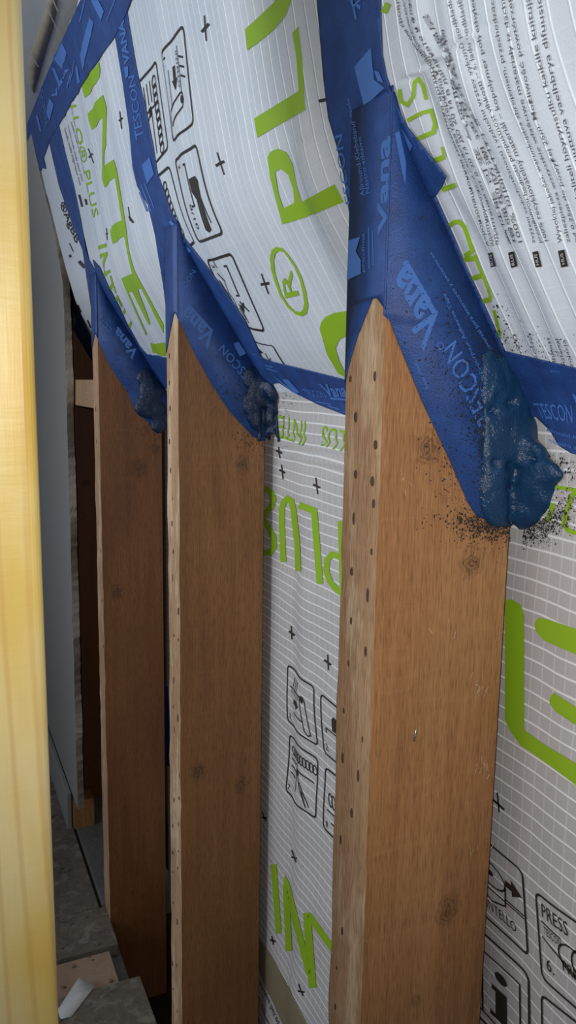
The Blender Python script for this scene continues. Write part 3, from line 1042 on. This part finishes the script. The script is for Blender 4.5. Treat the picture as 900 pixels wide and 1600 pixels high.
# second rafter
f2 = fold_line(1, S_PIERCE, -.02, 10)
p2R, p2L = f2[0], sight(WHOLE.P(SY[1] + SW, S_PIERCE))
t2 = tape('narrow blue tape running up the second rafter above the middle stud',
          (UPPER, .0010, [(176, 30), (184, 75), (193, 130), (203, 200), (208, 260), (215, 290), (232, 320), (244, 370), (255, 440), (260, 480), p2L, p2R, (268, 330), (247, 270), (240, 225), (230, 175), (215, 110), (203, 40), (197, 0), (190, -40), sight(WHOLE.P(.70, .445)), sight(WHOLE.P(.76, .445)), (168, -40)]),
          (FR[1], .0010, [p2L, p2R, edge(1, 420), edge(1, 497), (275, 488), (272, 492), (266, 520), edge(1, 552, True), edge(1, 420, True)]))
d2 = tape('blue tape slanting down the side of the middle stud, printed TESCON Vana',
          (SI[1], .0010, [edge(1, 497), edge(1, 420), p2R] + f2[1:] + [(412, 690), (395, 682), (360, 645), (330, 600), (300, 545)]),
          (UPPER, .0014, f2[0:9] + [(432, 590), (412, 562), (385, 502), (350, 450), (320, 410), (290, 372), (268, 335)]))
# third rafter
f3 = fold_line(2, S_PIERCE, -.02, 10)
p3R, p3L = f3[0], sight(WHOLE.P(SY[2] + SW, S_PIERCE))
t3 = tape('thin blue tape on the leftmost rafter beside the lettering AgBB',
          (UPPER, .0012, [(76, 215), (93, 290), (112, 345), (130, 391), (143, 480), (146, 520), p3L, p3R, (140, 405), (135, 390), (127, 343), (116, 290), (103, 240), (92, 192)]),
          (FR[2], .0010, [p3L, p3R, edge(2, 470), edge(2, 528), (149, 520), edge(2, 545, True), edge(2, 470, True)]))
d3 = tape('blue tape slanting down the side of the dark far stud',
          (SI[2], .0010, [edge(2, 528), edge(2, 470), p3R] + f3[1:] + [(255, 668), (240, 668), (211, 641), (199, 613), (174, 576), (160, 548)]),
          (UPPER, .0014, f3[0:9] + [(236, 562), (218, 539), (197, 501), (188, 480), (170, 446), (157, 417), (146, 405)]))
# seams
h1 = tape('broad blue seam tape at the right edge printed TESCON, beside the big blue blob',
          (WHOLE, .0016, [(783, 545), (800, 549), (850, 561), (900, 573), (960, 588), (960, 725), (920, 714), (895, 708), (876, 696), (862, 672), (840, 650), (800, 660)]))
h2 = tape('curved blue seam tape printed TESCON Vana between nearest and middle stud',
          (WHOLE, .0016, [(395, 550), (415, 560), (430, 565), (480, 577), (548, 594), (548, 651), (500, 632), (460, 612), (438, 597), (410, 600), (395, 590)]))
h3 = tape('short blue seam tape glimpsed left of the middle stud edge',
          (WHOLE, .0016, [(218, 540), (230, 553), (262, 558), (275, 560), (275, 612), (256, 604), (240, 585), (222, 570)]))
top = tape('long blue tape along the top edge of the membrane meeting the ceiling',
           (UPPER, .0018, [sight(WHOLE.P(.12, .450)), (150, -45), (128, 0), (105, 50), (85, 93), (70, 128), (55, 163), (44, 190), (44, 215), (47, 258), (60, 276), (67, 262), (73, 264), (69, 247), (80, 216), (92, 197), (110, 166), (140, 116), (165, 80), (181, 57), (197, 27), (207, 0), (222, -45), sight(WHOLE.P(.12, .390))]))
low = tape('small blue tape in the dark gap behind the green ribbed pipe',
           (WHOLE, -.002, [(119, 492), (150, 545), (150, 600), (100, 600), (100, 545), (112, 520)]))
low2 = tape('blue tape sliver deep in the gap left of the middle stud',
            (LOWER, .0010, [(255, 1060), (263, 1075), (268, 1140), (268, 1200), (255, 1190)]))

# print on the tapes
HF = .0014
q = tp(t1, UPPER, HF, 'logo')
q.poly([(557, 104), (583, 74), (585, 98), (588, 124), (604, 137), (572, 166)])
q.poly([(588, 110), (596, 112), (602, 128), (594, 126)])
tput(q)
q = tp(t1, UPPER, HF)
q.text('T', [(562, 30), (571, -6), (553, -2), (554, 6)])
q.stroke([(560, 30), (556, 10), (552, 0)], 3).stroke([(556, 10), (572, -6)], 3)
tput(q)
q = tp(t1, UPPER, HF)
q.text('universale', [(564, 215), (549, 152), (544, 153), (558, 219)])
tput(q)
q = tp(t1, FR[0], HF)
q.text('Allround-Klebeband', [(574, 306), (558, 190), (551, 192), (567, 308)])
q.text('Nastro adesivo', [(582, 302), (568, 214), (562, 215), (575, 304)])
q.text('proclima', [(575, 425), (575, 365), (569, 365), (569, 425)])
q.stroke([(581, 420), (580, 355)], 1.3).stroke([(587, 415), (585, 360)], 1.5)
tput(q)
q = tp(t1, FR[0], HF, 'logo')
q.poly([(548, 376), (566, 370), (559, 393), (567, 407), (567, 428), (545, 438)])
tput(q)
q = tp(t1, UPPER, HF)
q.text('ESCON', [(551, 316), (538, 208), (526, 212), (543, 318)])
tput(q)
q = tp(t1, FR[0], HF)
q.text('Vana', [(607, 366), (614, 212), (592, 218), (594, 368)])
tput(q)
q = tp(d1, SI[0], HF)
q.poly([(615, 209), (622, 206), (632, 255), (631, 290), (626, 270)])
tput(q)
q = tp(fl, UPPER, .0027, 'logo')
q.poly([(630, 192), (650, 224), (640, 256), (630, 240), (622, 205)])
tput(q)
q = tp(d1, SI[0], HF)
q.text('Vana', [(692, 503), (633, 404), (603, 446), (660, 549)])
q.poly([(629, 412), (636, 410), (681, 489), (675, 495)])
q.text('TESCON', [(775, 648), (709, 531), (687, 549), (746, 668)])
q.poly(ell(685, 541, 6, 6)[:-1], ell(685, 541, 4.5, 4.5)[:-1])
q.text('R', [(687, 545), (683, 538), (680, 540), (684, 546)])
q.text('universal para interiores y exteriores', [(770, 548), (673, 393), (668, 397), (764, 553)])
q.text('Multi-purpose Adhesive Tape', [(760, 596), (694, 457), (688, 460), (752, 600)])
q.text('Ruban adhésif', [(668, 606), (648, 566), (644, 568), (663, 609)])
tput(q)
q = tp(t2, UPPER, HF)
q.text('TESCON', [(227, 214), (212, 117), (202, 120), (214, 219)])
q.text('VANA', [(206, 98), (196, 30), (186, 34), (196, 102)])
q.poly([(224, 258), (236, 245), (243, 272), (232, 287)])
q.poly([(196, 105), (203, 103), (203, 118), (199, 124)])
tput(q)
q = tp(t2, UPPER, HF)
q.stroke([(222, 288), (238, 330)], 1.6).stroke([(228, 286), (243, 325)], 1.6).stroke([(220, 300), (232, 330)], 2.)
tput(q)
q = tp(d2, SI[1], HF)
q.text('Vana', [(340, 522), (292, 477), (278, 493), (324, 546)])
q.poly([(291, 475), (294, 474), (331, 515), (328, 517)])
q.text('TESCON', [(398, 592), (349, 538), (340, 547), (388, 603)])
q.text('CON', [(290, 452), (306, 425), (299, 421), (284, 446)])
tput(q)
q = tp(d2, SI[1], HF, 'logo')
q.poly([(364, 537), (372, 534), (384, 552), (374, 557), (368, 545)])
tput(q)
q = tp(d2, UPPER, .0018)
for a, b in (((268, 345), (282, 362)), ((272, 362), (290, 378)), ((285, 380), (300, 392))):
    q.stroke([a, b], 5)
tput(q)
q = tp(d3, SI[2], HF)
q.text('CON', [(176, 515), (158, 494), (154, 500), (170, 521)])
q.text('Vana', [(218, 552), (184, 510), (175, 521), (206, 562)])
tput(q)
q = tp(h1, WHOLE, .0021)
q.text('TESCON', [(849, 651), (899, 660), (897, 630), (836, 627)])
q.text('Vana', [(903, 662), (965, 674), (963, 625), (898, 612)])
q.text('Allround-Klebeband', [(858, 673), (950, 700), (950, 692), (857, 667)])
q.text('Nastro adesivo', [(866, 692), (940, 712), (940, 704), (862, 685)])
q.text('exteriores', [(863, 579), (880, 579), (878, 575), (864, 574)])
tput(q)
q = tp(h2, WHOLE, .0021)
q.text('TESCON', [(484, 617), (514, 621), (508, 610), (474, 606)])
q.text('Vana', [(516, 620), (545, 619), (541, 597), (501, 598)])
q.stroke([(520, 621), (545, 623)], 3).stroke([(498, 626), (521, 631)], 1.6).stroke([(515, 633), (534, 639)], 1.6)
q.poly([(443, 591), (453, 591), (471, 612), (464, 613)])
q.poly([(430, 586), (437, 590), (462, 609), (470, 616), (458, 610)])
q.stroke([(417, 568), (430, 572)], 1.8).stroke([(419, 574), (436, 579)], 1.8)
tput(q)
q = tp(top, UPPER, .0023, 'logo')
for pl in ([(100, 67), (107, 82), (100, 110), (87, 92)], [(132, 110), (150, 35), (143, 26), (128, 85)], [(146, 0), (158, 0), (166, 17), (162, 32)], [(80, 190), (87, 163), (80, 152), (75, 175)],
           [(83, 105), (89, 108), (98, 132), (96, 139)], [(121, 103), (124, 104), (128, 128), (124, 132)]):
    q.poly(pl)
tput(q)
q = tp(top, UPPER, .0023)
q.text('Vana', [(88, 156), (112, 108), (106, 104), (82, 150)])
q.text('TESCON', [(78, 195), (68, 120), (64, 128), (74, 200)])
q.stroke([(112, 130), (120, 95)], 1.5).stroke([(108, 138), (114, 112)], 1.5).stroke([(170, 32), (185, -5)], 1.6).stroke([(128, 35), (136, 0)], 1.6).stroke([(60, 180), (66, 205)], 3)
tput(q)

# ------------------------------------------------------------------ plasterboard, ceiling, floor
M['plaster'] = simple('grey_plasterboard', (.235, .23, .22), .75, .05, 20.)
M['gypsum'] = simple('ragged_gypsum_core', (.33, .275, .225), .9, .35, 160.)
M['ceil'] = simple('ceiling_paper', (.68, .68, .66), .6, .06, 25.)


def ragged_board(name, y0, y1, pts, th, seed, parent=None):
    """plasterboard following a profile of (x,z) points, torn along its near edge"""
    rnd = random.Random(seed)
    bm = bmesh.new()
    P = []
    for (a, b) in zip(pts[:-1], pts[1:]):
        n = max(1, int(math.hypot(b[0] - a[0], b[1] - a[1]) / .008))
        P += [(a[0] + (b[0] - a[0]) * i / n, a[1] + (b[1] - a[1]) * i / n) for i in range(n)]
    P.append(pts[-1])
    rows = []
    for i, (x, z) in enumerate(P):
        e = .003 * math.sin(i * .31 + seed) * math.sin(i * .113) + rnd.uniform(-.0012, .0012)
        g = .004 + .004 * math.sin(i * .23) + rnd.uniform(-.002, .002)
        a = P[max(i - 1, 0)]
        b = P[min(i + 1, len(P) - 1)]
        L = math.hypot(b[0] - a[0], b[1] - a[1])
        nx, nz = (b[1] - a[1]) / L, -(b[0] - a[0]) / L
        rows.append([bm.verts.new((x, y1, z)), bm.verts.new((x, y0 + e, z)), bm.verts.new((x + nx * th * .5, y0 + e + g * .5, z + nz * th * .5)),
                     bm.verts.new((x + nx * th, y0 + e + g, z + nz * th)), bm.verts.new((x + nx * th, y1, z + nz * th))])
    for r0, r1 in zip(rows[:-1], rows[1:]):
        for i in range(5):
            j = (i + 1) % 5
            fa = bm.faces.new([r0[i], r0[j], r1[j], r1[i]])
            fa.material_index = 1 if i in (1, 2) else 0
    bm.faces.new(rows[0][::-1])
    bm.faces.new(rows[-1])
    bmesh.ops.recalc_face_normals(bm, faces=bm.faces[:])
    return obj(name, bm_mesh(bm, name), [M['plaster'], M['gypsum']], parent)


zk = CZ + .165
wf = ragged_board('wall_far', 1.432, 3.2, [(.2205, .075), (.2205, zk - .03), (.2195, zk), (.212, zk + .05), (.203, zk + .10), (.187, zk + .175), (.176, zk + .232)], .0125, 3)
struct(wf)
bb = box('baseboard_far', (.2105, 1.50, -.02), (.2195, 3.2, .075), M['plaster'], None, .002)
struct(bb)
box_b = box('timber_block', (.2215, 1.49, .002), (.262, 1.535, .060), wood('block_wood', *WD, seed=4.), None, .002)
tag(box_b, 'small brown timber offcut on the floor below the torn plasterboard edge', 'timber block')

ztop = float(np.interp(S_TOP + .004, _s, _pz))
xtop = float(np.interp(S_TOP + .004, _s, _px))
ce = box('ceiling', (-1.2, -1.2, ztop + .004), (xtop + .10, 3.2, ztop + .03), M['ceil'])
struct(ce)
CEIL = Plane((0, 0, ztop + .004), (1, 0, 0), (0, 1, 0), (0, 0, -1))
M['filler'] = simple('joint_filler', (.30, .255, .19), .8, .15, 50.)
M['scratch'] = simple('white_scratch', (.62, .62, .61), .6, .05, 60.)
o = Dec(CEIL, .0012).poly([(80, -10), (90, 0), (88, 20), (83, 43), (63, 110), (53, 145), (46, 130), (44, 100), (50, 80)]).build('joint_filler', M['filler'], ce, .001)
o = Dec(CEIL, .0022).stroke([(70, 0), (100, 68)], 1.4).stroke([(40, 70), (60, 102)], 1.4).stroke([(82, -5), (90, 14)], 2).stroke([(92, 30), (104, 48)], 1.2).stroke([(38, 130), (55, 160)], 1.2).build('paper_scratch', M['scratch'], ce)

M['dust'] = wood('dusty_floorboard', (.085, .068, .052), (.155, .128, .100), (.22, .185, .148), seed=5., rough=.9, pale=(.27, .235, .20))
M['ply'] = wood('pale_plywood', (.27, .175, .115), (.38, .255, .175), (.45, .32, .23), seed=8., rough=.85)
M['plate'] = wood('grey_sole_plate', (.085, .085, .075), (.145, .145, .13), (.20, .20, .18), seed=9., rough=.9)
fl_root = box('floor', (-1.2, -1.2, -.30), (1.0, 3.2, -.28), M['void'])
struct(fl_root)
for (lo, hi, mt) in (((-1.0, 1.238, -.018), (.222, 3.2, 0.), 'dust'), ((-1.0, 1.137, -.018), (.231, 1.234, .002), 'dust'),
                     ((-1.0, 1.02, -.024), (.216, 1.134, -.004), 'ply'), ((-1.0, -.9, -.012), (.242, 1.044, .012), 'dust')):
    box('floorboard', lo, hi, M[mt], fl_root, .0015, .0012)
sp = box('sole_plate', (XF - .004, SY[2] + SW + .001, -.045), (XB + .03, SY[3] - .001, .004), M['plate'], None, .002)
tag(sp, 'grey dusty sole plate on the floor under the dark far stud', 'timber plate')
js = box('floor_joist', (.206, .95, -.075), (.236, 1.19, -.022), M['plate'], None, .001)
tag(js, 'greyish joist strip along the dark gap beside the pale plywood', 'timber joist')
pa = Dec(FLOOR, .0135)
o = pa.poly([(124, 1540), (149, 1553), (112, 1602), (95, 1606), (90, 1592)]).build('paper_scrap', simple('white_paper', (.62, .62, .60), .7, .04, 40.), None, .0006)
tag(o, 'torn scrap of white paper lying on the floorboards', 'paper')
sub = box('light_stop_wall', (.415, -.4, -.3), (.43, 3.2, CZ - .02), M['void'])  # added backing, keeps world light from leaking through the gaps
struct(sub)
sub2 = obj('light_stop_slope', bm_mesh((lambda b: (b, [b.faces.new([b.verts.new(p) for p in q]) for q in (((.43, -.4, CZ - .05), (.43, 3.2, CZ - .05), (.26, 3.2, CZ + .55), (.26, -.4, CZ + .55)),)])[0])(bmesh.new()), 'light_stop_slope'), M['void'])  # added sloping backing sheet, stops light leaking in behind the membrane
struct(sub2)

# noggin and ribbed pipe in the far bay
ng = box('timber_noggin', (.236, SY[2] + SW, CZ - .042), (.300, SY[3], CZ + .002), wood('noggin_wood', *WF, seed=6.), None, .0015)
tag(ng, 'short horizontal timber noggin between the far stud and the plasterboard edge', 'timber noggin')
root = empty('ribbed_pipe', (.30, 1.42, CZ + .02))
tag(root, 'pale green ribbed pipe in the dark gap above the noggin', 'pipe')
bm = bmesh.new()
PIPE = Plane((.296, 0, CZ), (0, 1, 0), (0, 0, 1), (-1, 0, 0))
a, b = [Vector(np.array(PIPE.P(*[np.array(q) for q in PIPE.hit(*p)])).reshape(3)) for p in ((92, 462), (143, 594))]
ax = (b - a).normalized()
e1 = ax.orthogonal().normalized()
e2 = ax.cross(e1)
rings = []
for k in range(57):
    t = k / 56
    r = .0155 + (.0022 if k % 4 in (1, 2) else 0.)
    rings.append([bm.verts.new(a.lerp(b, t) + (e1 * math.cos(i * math.pi / 8) + e2 * math.sin(i * math.pi / 8)) * r - Vector(root.location)) for i in range(16)])
for r0, r1 in zip(rings[:-1], rings[1:]):
    for i in range(16):
        bm.faces.new([r0[i], r0[(i + 1) % 16], r1[(i + 1) % 16], r1[i]])
bm.faces.new(rings[0][::-1])
bm.faces.new(rings[-1])
bmesh.ops.recalc_face_normals(bm, faces=bm.faces[:])
obj('ribbed_sleeve', bm_mesh(bm, 'ribbed_sleeve'), simple('green_sleeve', (.17, .31, .27), .5, .15, 60.), root)

# ------------------------------------------------------------------ yellow foreground post
mt, nt, b_ = new_mat('varnished_pine')
tc = N(nt, 'ShaderNodeTexCoord')
v = tc.outputs['Object']
wrp = noise(nt, v, 10., 2., .5, (1, 1, .35))
cmb = N(nt, 'ShaderNodeVectorMath', operation='MULTIPLY_ADD')
link(nt, v, cmb.inputs[0])
cmb.inputs[1].default_value = (1, 1, .06)
n2 = noise(nt, v, 6., 2., .5, (1, 1, .25), (3, 1, 0))
cx = N(nt, 'ShaderNodeCombineXYZ')
link(nt, math_n(nt, 'MULTIPLY', n2, .09), cx.inputs[0])
link(nt, cx.outputs[0], cmb.inputs[2])
wv = N(nt, 'ShaderNodeTexWave', wave_type='BANDS', bands_direction='X')
wv.inputs['Scale'].default_value = 22.
wv.inputs['Distortion'].default_value = 1.5
wv.inputs['Detail'].default_value = 2.
link(nt, cmb.outputs[0], wv.inputs[0])
blt = noise(nt, v, 16., 3., .5, (1, 1, .4), (2, 0, 0))
c = ramp(nt, blt, [(.3, (.70, .44, .06)), (.48, (.76, .56, .16)), (.66, (.82, .68, .34))])
c = mix_c(nt, math_n(nt, 'MULTIPLY', math_n(nt, 'SUBTRACT', wv.outputs[1], .80, True), 1.6, True), c, (.52, .27, .055))
fine = noise(nt, v, 300., 3., .6, (1, 1, .05))
c = mix_c(nt, math_n(nt, 'MULTIPLY', fine, .25), c, (.58, .36, .10))
link(nt, c, b_.inputs['Base Color'])
b_.inputs['Roughness'].default_value = .38
b_.inputs['Coat Weight'].default_value = .35
b_.inputs['Coat Roughness'].default_value = .25
tr = noise(nt, v, 170., 3., .6, (.12, 1, 1.))
bump(nt, b_, math_n(nt, 'ADD', tr, math_n(nt, 'MULTIPLY', fine, .5)), .25, .001)
root = empty('timber_post', (.0, .45, 0.))
tag(root, 'bright yellow new pine post close up at the left edge', 'timber post')
bm = bmesh.new()
xr = .0565
box_bm(bm, (-.045, 0., 0.), (xr, .095, ztop))
for vv in bm.verts:
    if vv.co.x > 0:
        vv.co.x -= .0035 * (vv.co.z / ztop)
ve = [e for e in bm.edges if abs(e.verts[0].co.z - e.verts[1].co.z) > .5]
bmesh.ops.bevel(bm, geom=ve, offset=.007, segments=6, affect='EDGES', profile=.5)
obj('post', bm_mesh(bm, 'post'), mt, root)

# ------------------------------------------------------------------ brushed-on sealant
def sealant_mat(name, c0, c1):
    mt, nt, b = new_mat(name)
    tc = N(nt, 'ShaderNodeTexCoord')
    n1 = noise(nt, tc.outputs['Object'], 90., 4., .6)
    n2 = noise(nt, tc.outputs['Object'], 650., 3., .6)
    link(nt, mix_c(nt, n1, c0, c1), b.inputs['Base Color'])
    b.inputs['Roughness'].default_value = .17
    b.inputs['Specular IOR Level'].default_value = .38
    bump(nt, b, math_n(nt, 'ADD', n1, math_n(nt, 'MULTIPLY', n2, .55)), .6, .0022)
    return mt


def blob(label, lumps, mat, seed, voxel=.0022, creases=()):
    """lumps = (sighted x, y, radius, surface, lift); merged, remeshed and roughened"""
    bm = bmesh.new()
    for (x, y, r, surf, lift) in lumps:
        u, s = surf.hit(x, y)
        c = surf.P(np.array(u), np.array(s), lift)
        c = np.array(c).reshape(3)
        rr = r * float((c - ORG) @ fw) / F
        n = surf.n if isinstance(surf, Plane) else np.array([-.85, -.1, -.4])
        n = Vector(n).normalized()
        rot = n.to_track_quat('Z', 'Y').to_matrix().to_4x4()
        bmesh.ops.create_icosphere(bm, subdivisions=3, radius=1., matrix=Matrix.Translation(c) @ rot @ Matrix.Diagonal((rr, rr, rr * .22 + .003, 1)))
    me = bm_mesh(bm, 'sealant_mass')
    o = bpy.data.objects.new('sealant_mass', me)
    COL.objects.link(o)
    md = o.modifiers.new('r', 'REMESH')
    md.mode = 'VOXEL'
    md.voxel_size = voxel
    ms = o.modifiers.new('s', 'SMOOTH')
    ms.iterations = 14
    dg = bpy.context.evaluated_depsgraph_get()
    m2 = bpy.data.meshes.new_from_object(o.evaluated_get(dg))
    bpy.data.objects.remove(o)
    root = empty('sealant_blob')
    tag(root, label, 'sealant', 'blue liquid sealant blobs')
    from mathutils import noise as mn
    cen = sum((v.co for v in m2.vertices), Vector()) / len(m2.vertices)
    nrm = [v.normal.copy() for v in m2.vertices]
    cr = [[np.array(sp_.P(*[np.array(q) for q in sp_.hit(*p)])).reshape(3) for p in pl] for sp_, pl in creases]
    for v, n in zip(m2.vertices, nrm):
        p = v.co
        a_ = mn.fractal(p * 70 + Vector((seed, 0, 0)), 1., 2., 4)
        b2 = abs(mn.noise(Vector((p.x * 130, p.y * 130, p.z * 45)) + Vector((0, seed, 0))))
        d_ = .0011 * a_ - .0007 * max(0, .22 - b2) * 4
        for pl in cr:
            for A_, B_ in zip(pl[:-1], pl[1:]):
                pv = np.array(p)
                AB = B_ - A_
                t = min(1, max(0, float((pv - A_) @ AB / (AB @ AB))))
                dd = pv - (A_ + AB * t)
                ray_ = (pv - ORG) / np.linalg.norm(pv - ORG)
                dd = dd - ray_ * float(dd @ ray_)
                d_ -= .005 * math.exp(-(np.linalg.norm(dd) / .0022) ** 2)
        v.co = p + n * d_
    for p in m2.polygons:
        p.use_smooth = True
    m2.materials.clear()
    obj('sealant_mass', m2, mat, root)
    return root


def spatter(root, spots, seed, size=(1., 2.4), mat='spray'):
    """spots = (surface, height, centre x, centre y, spread x, spread y, tilt, count)"""
    rnd = random.Random(seed)
    bm = bmesh.new()
    for surf, h, cx, cy, sx, sy, tilt, n in spots:
        for _ in range(n):
            gx, gy = rnd.gauss(0, sx), rnd.gauss(0, sy)
            x = cx + gx * math.cos(tilt) - gy * math.sin(tilt)
            y = cy + gx * math.sin(tilt) + gy * math.cos(tilt)
            u, s = surf.hit(x, y)
            if isinstance(surf, Plane):
                if surf in SIDE and not (XF + .001 < u < XB - .0005):
                    continue
            elif not (u < SY[0] - .002 or SY[0] + SW + .002 < u < SY[1] - .002):
                continue
            r = .00024 * rnd.uniform(*size) * (.5 if rnd.random() < .6 else 1.)
            a = rnd.uniform(0, 3.14)
            st = rnd.uniform(1., 2.6)
            pts = []
            for i in range(5):
                t = i * 2 * math.pi / 5
                dx, dy = math.cos(t) * r * st, math.sin(t) * r
                pts.append(bm.verts.new(np.array(surf.P(np.array(u + dx * math.cos(a) - dy * math.sin(a)), np.array(s + dx * math.sin(a) + dy * math.cos(a)), h + rnd.uniform(0, .0004))).reshape(3)))
            bm.faces.new(pts)
    o = obj('spatter', bm_mesh(bm, 'spatter'), M[mat], root)
    o['kind'] = 'stuff'
    o['label'] = 'fine black spatter of dried sealant'
    return o


M['spray'] = simple('black_spatter', (.010, .010, .013), .6, .2, 200.)
M['seal'] = sealant_mat('blue_sealant', (.004, .026, .074), (.008, .046, .115))
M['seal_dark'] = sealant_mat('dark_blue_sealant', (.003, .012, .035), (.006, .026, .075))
S0, S1, S2 = SIDE[0], SIDE[1], SIDE[2]
b1 = blob('large glossy blue sealant mass at the back of the nearest stud',
          [(764, 560, 20, S0, .0), (785, 570, 20, S0, .0), (772, 590, 32, S0, .0), (795, 595, 26, S0, .001), (805, 630, 30, S0, .002), (780, 620, 40, S0, .0), (785, 655, 46, S0, .0), (790, 690, 52, S0, .0), (788, 725, 54, S0, .0), (785, 758, 52, S0, .0), (782, 785, 42, S0, .0),
           (800, 800, 30, S0, .0), (815, 680, 40, S0, .003), (820, 715, 40, S0, .003), (848, 745, 40, LOWER, .003), (836, 775, 40, LOWER, .003), (825, 800, 30, LOWER, .003), (862, 738, 26, LOWER, .003), (874, 741, 15, LOWER, .002), (820, 816, 18, LOWER, .002), (842, 712, 30, LOWER, .003)],
          M['seal'], 3, creases=[(S0, [(808, 735), (802, 765), (800, 840)]), (S0, [(775, 722), (800, 728), (830, 716), (865, 700)]), (S0, [(770, 640), (800, 630), (825, 650)])])
spatter(b1, [(LOWER, .0009, 838, 828, 28, 9, -.45, 700), (S0, .0012, 765, 822, 30, 8, .15, 600), (S0, .0024, 748, 690, 8, 70, -.12, 500), (S0, .0024, 762, 560, 14, 22, -.4, 300), (S0, .0022, 735, 640, 22, 90, -.40, 900), (S0, .0012, 760, 828, 40, 14, .1, 420), (S0, .0012, 705, 760, 16, 45, -.45, 160), (LOWER, .0009, 835, 825, 34, 16, -.3, 420),
             (LOWER, .0009, 880, 790, 12, 26, .3, 200), (UPPER, .0020, 780, 520, 14, 30, -.3, 160), (LOWER, .0009, 880, 728, 22, 10, .2, 160), (UPPER, .0012, 830, 540, 40, 16, .2, 120)], 5)
b2 = blob('dark shaggy sealant patch where the middle stud meets the wall',
          [(395, 590, 20, S1, .0), (410, 605, 24, S1, .002), (398, 630, 24, S1, .0), (405, 655, 22, S1, .0), (412, 678, 12, S1, .0), (425, 610, 22, LOWER, .004), (428, 640, 20, LOWER, .004), (430, 660, 16, LOWER, .003), (434, 676, 9, LOWER, .003),
           (437, 688, 6, LOWER, .002), (424, 684, 7, LOWER, .002), (414, 700, 5, LOWER, .002), (417, 708, 3, LOWER, .002), (405, 686, 6, S1, .0)],
          M['seal_dark'], 9, .0020, creases=[(S1, [(412, 640), (413, 690)]), (LOWER, [(428, 650), (428, 690)])])
spatter(b2, [(S1, .0016, 375, 640, 12, 40, -.5, 300), (S1, .0012, 392, 690, 14, 8, .3, 120), (LOWER, .0009, 446, 640, 7, 26, .0, 160), (LOWER, .0009, 438, 700, 6, 12, 0, 60)], 6, (1.2, 2.6))
b3 = blob('small dark sealant patch at the back of the dark far stud',
          [(228, 590, 16, S2, .0), (236, 610, 20, S2, .002), (228, 635, 20, S2, .0), (242, 640, 18, S2, .0), (248, 665, 14, S2, .0), (252, 610, 14, LOWER, .003), (255, 640, 14, LOWER, .003)],
          M['seal_dark'], 14, .0022)
spatter(b3, [(S2, .0016, 212, 610, 9, 34, -.5, 220), (S2, .0012, 238, 672, 12, 8, .3, 120)], 8, (1.4, 3.))

# ------------------------------------------------------------------ crumbs on the floor
rnd = random.Random(21)
bm = bmesh.new()
for _ in range(150):
    x, y = rnd.uniform(.06, .22), rnd.uniform(1.0, 1.7)
    z = .013 if y < 1.044 else .0035
    if 1.04 < y < 1.14:
        z = -.003
    r = rnd.uniform(.0008, .0045) * (1 if rnd.random() < .3 else .5)
    q = bmesh.ops.create_icosphere(bm, subdivisions=1, radius=1., matrix=Matrix.Translation((x, y, z + r * .3)) @ Matrix.Rotation(rnd.uniform(0, 6), 4, 'Z') @ Matrix.Diagonal((r, r * rnd.uniform(.4, 2.2), r * .5, 1)))
o = obj('floor_debris', bm_mesh(bm, 'floor_debris'), simple('crumbs', (.16, .13, .10), .9, .6, 40.))
o['kind'] = 'stuff'
tag(o, 'dusty crumbs and wood shavings scattered over the floorboards', 'debris')

# chalky scuffs and a stray staple on the nearest stud
rnd = random.Random(4)
scuff = simple('pale_scuff', (.52, .38, .26), .8, .2, 300.)
stud0 = bpy.data.objects['timber_stud']
for cx, cy, n, ln in ((752, 1072, 9, 14), (750, 1196, 8, 12), (668, 1240, 4, 10), (735, 1325, 5, 12), (690, 985, 4, 12), (640, 760, 3, 10)):
    for _ in range(n):
        x, y = cx + rnd.gauss(0, 9), cy + rnd.gauss(0, 11)
        a = rnd.gauss(1.45, .35)
        l = rnd.uniform(.4, 1.) * ln
        o = Dec(SIDE[0], .0003).stroke([(x, y), (x + l * math.cos(a), y - l * math.sin(a))], rnd.uniform(.5, 1.1)).build('scuff_mark', scuff, stud0)
        o.location = -stud0.location
o = Dec(SIDE[0], .0009).stroke([(646, 1158), (650, 1137)], 2.2).build('staple', simple('staple_steel', (.45, .46, .48), .35, .1, 100., .9), stud0, .0006)
o.location = -stud0.location
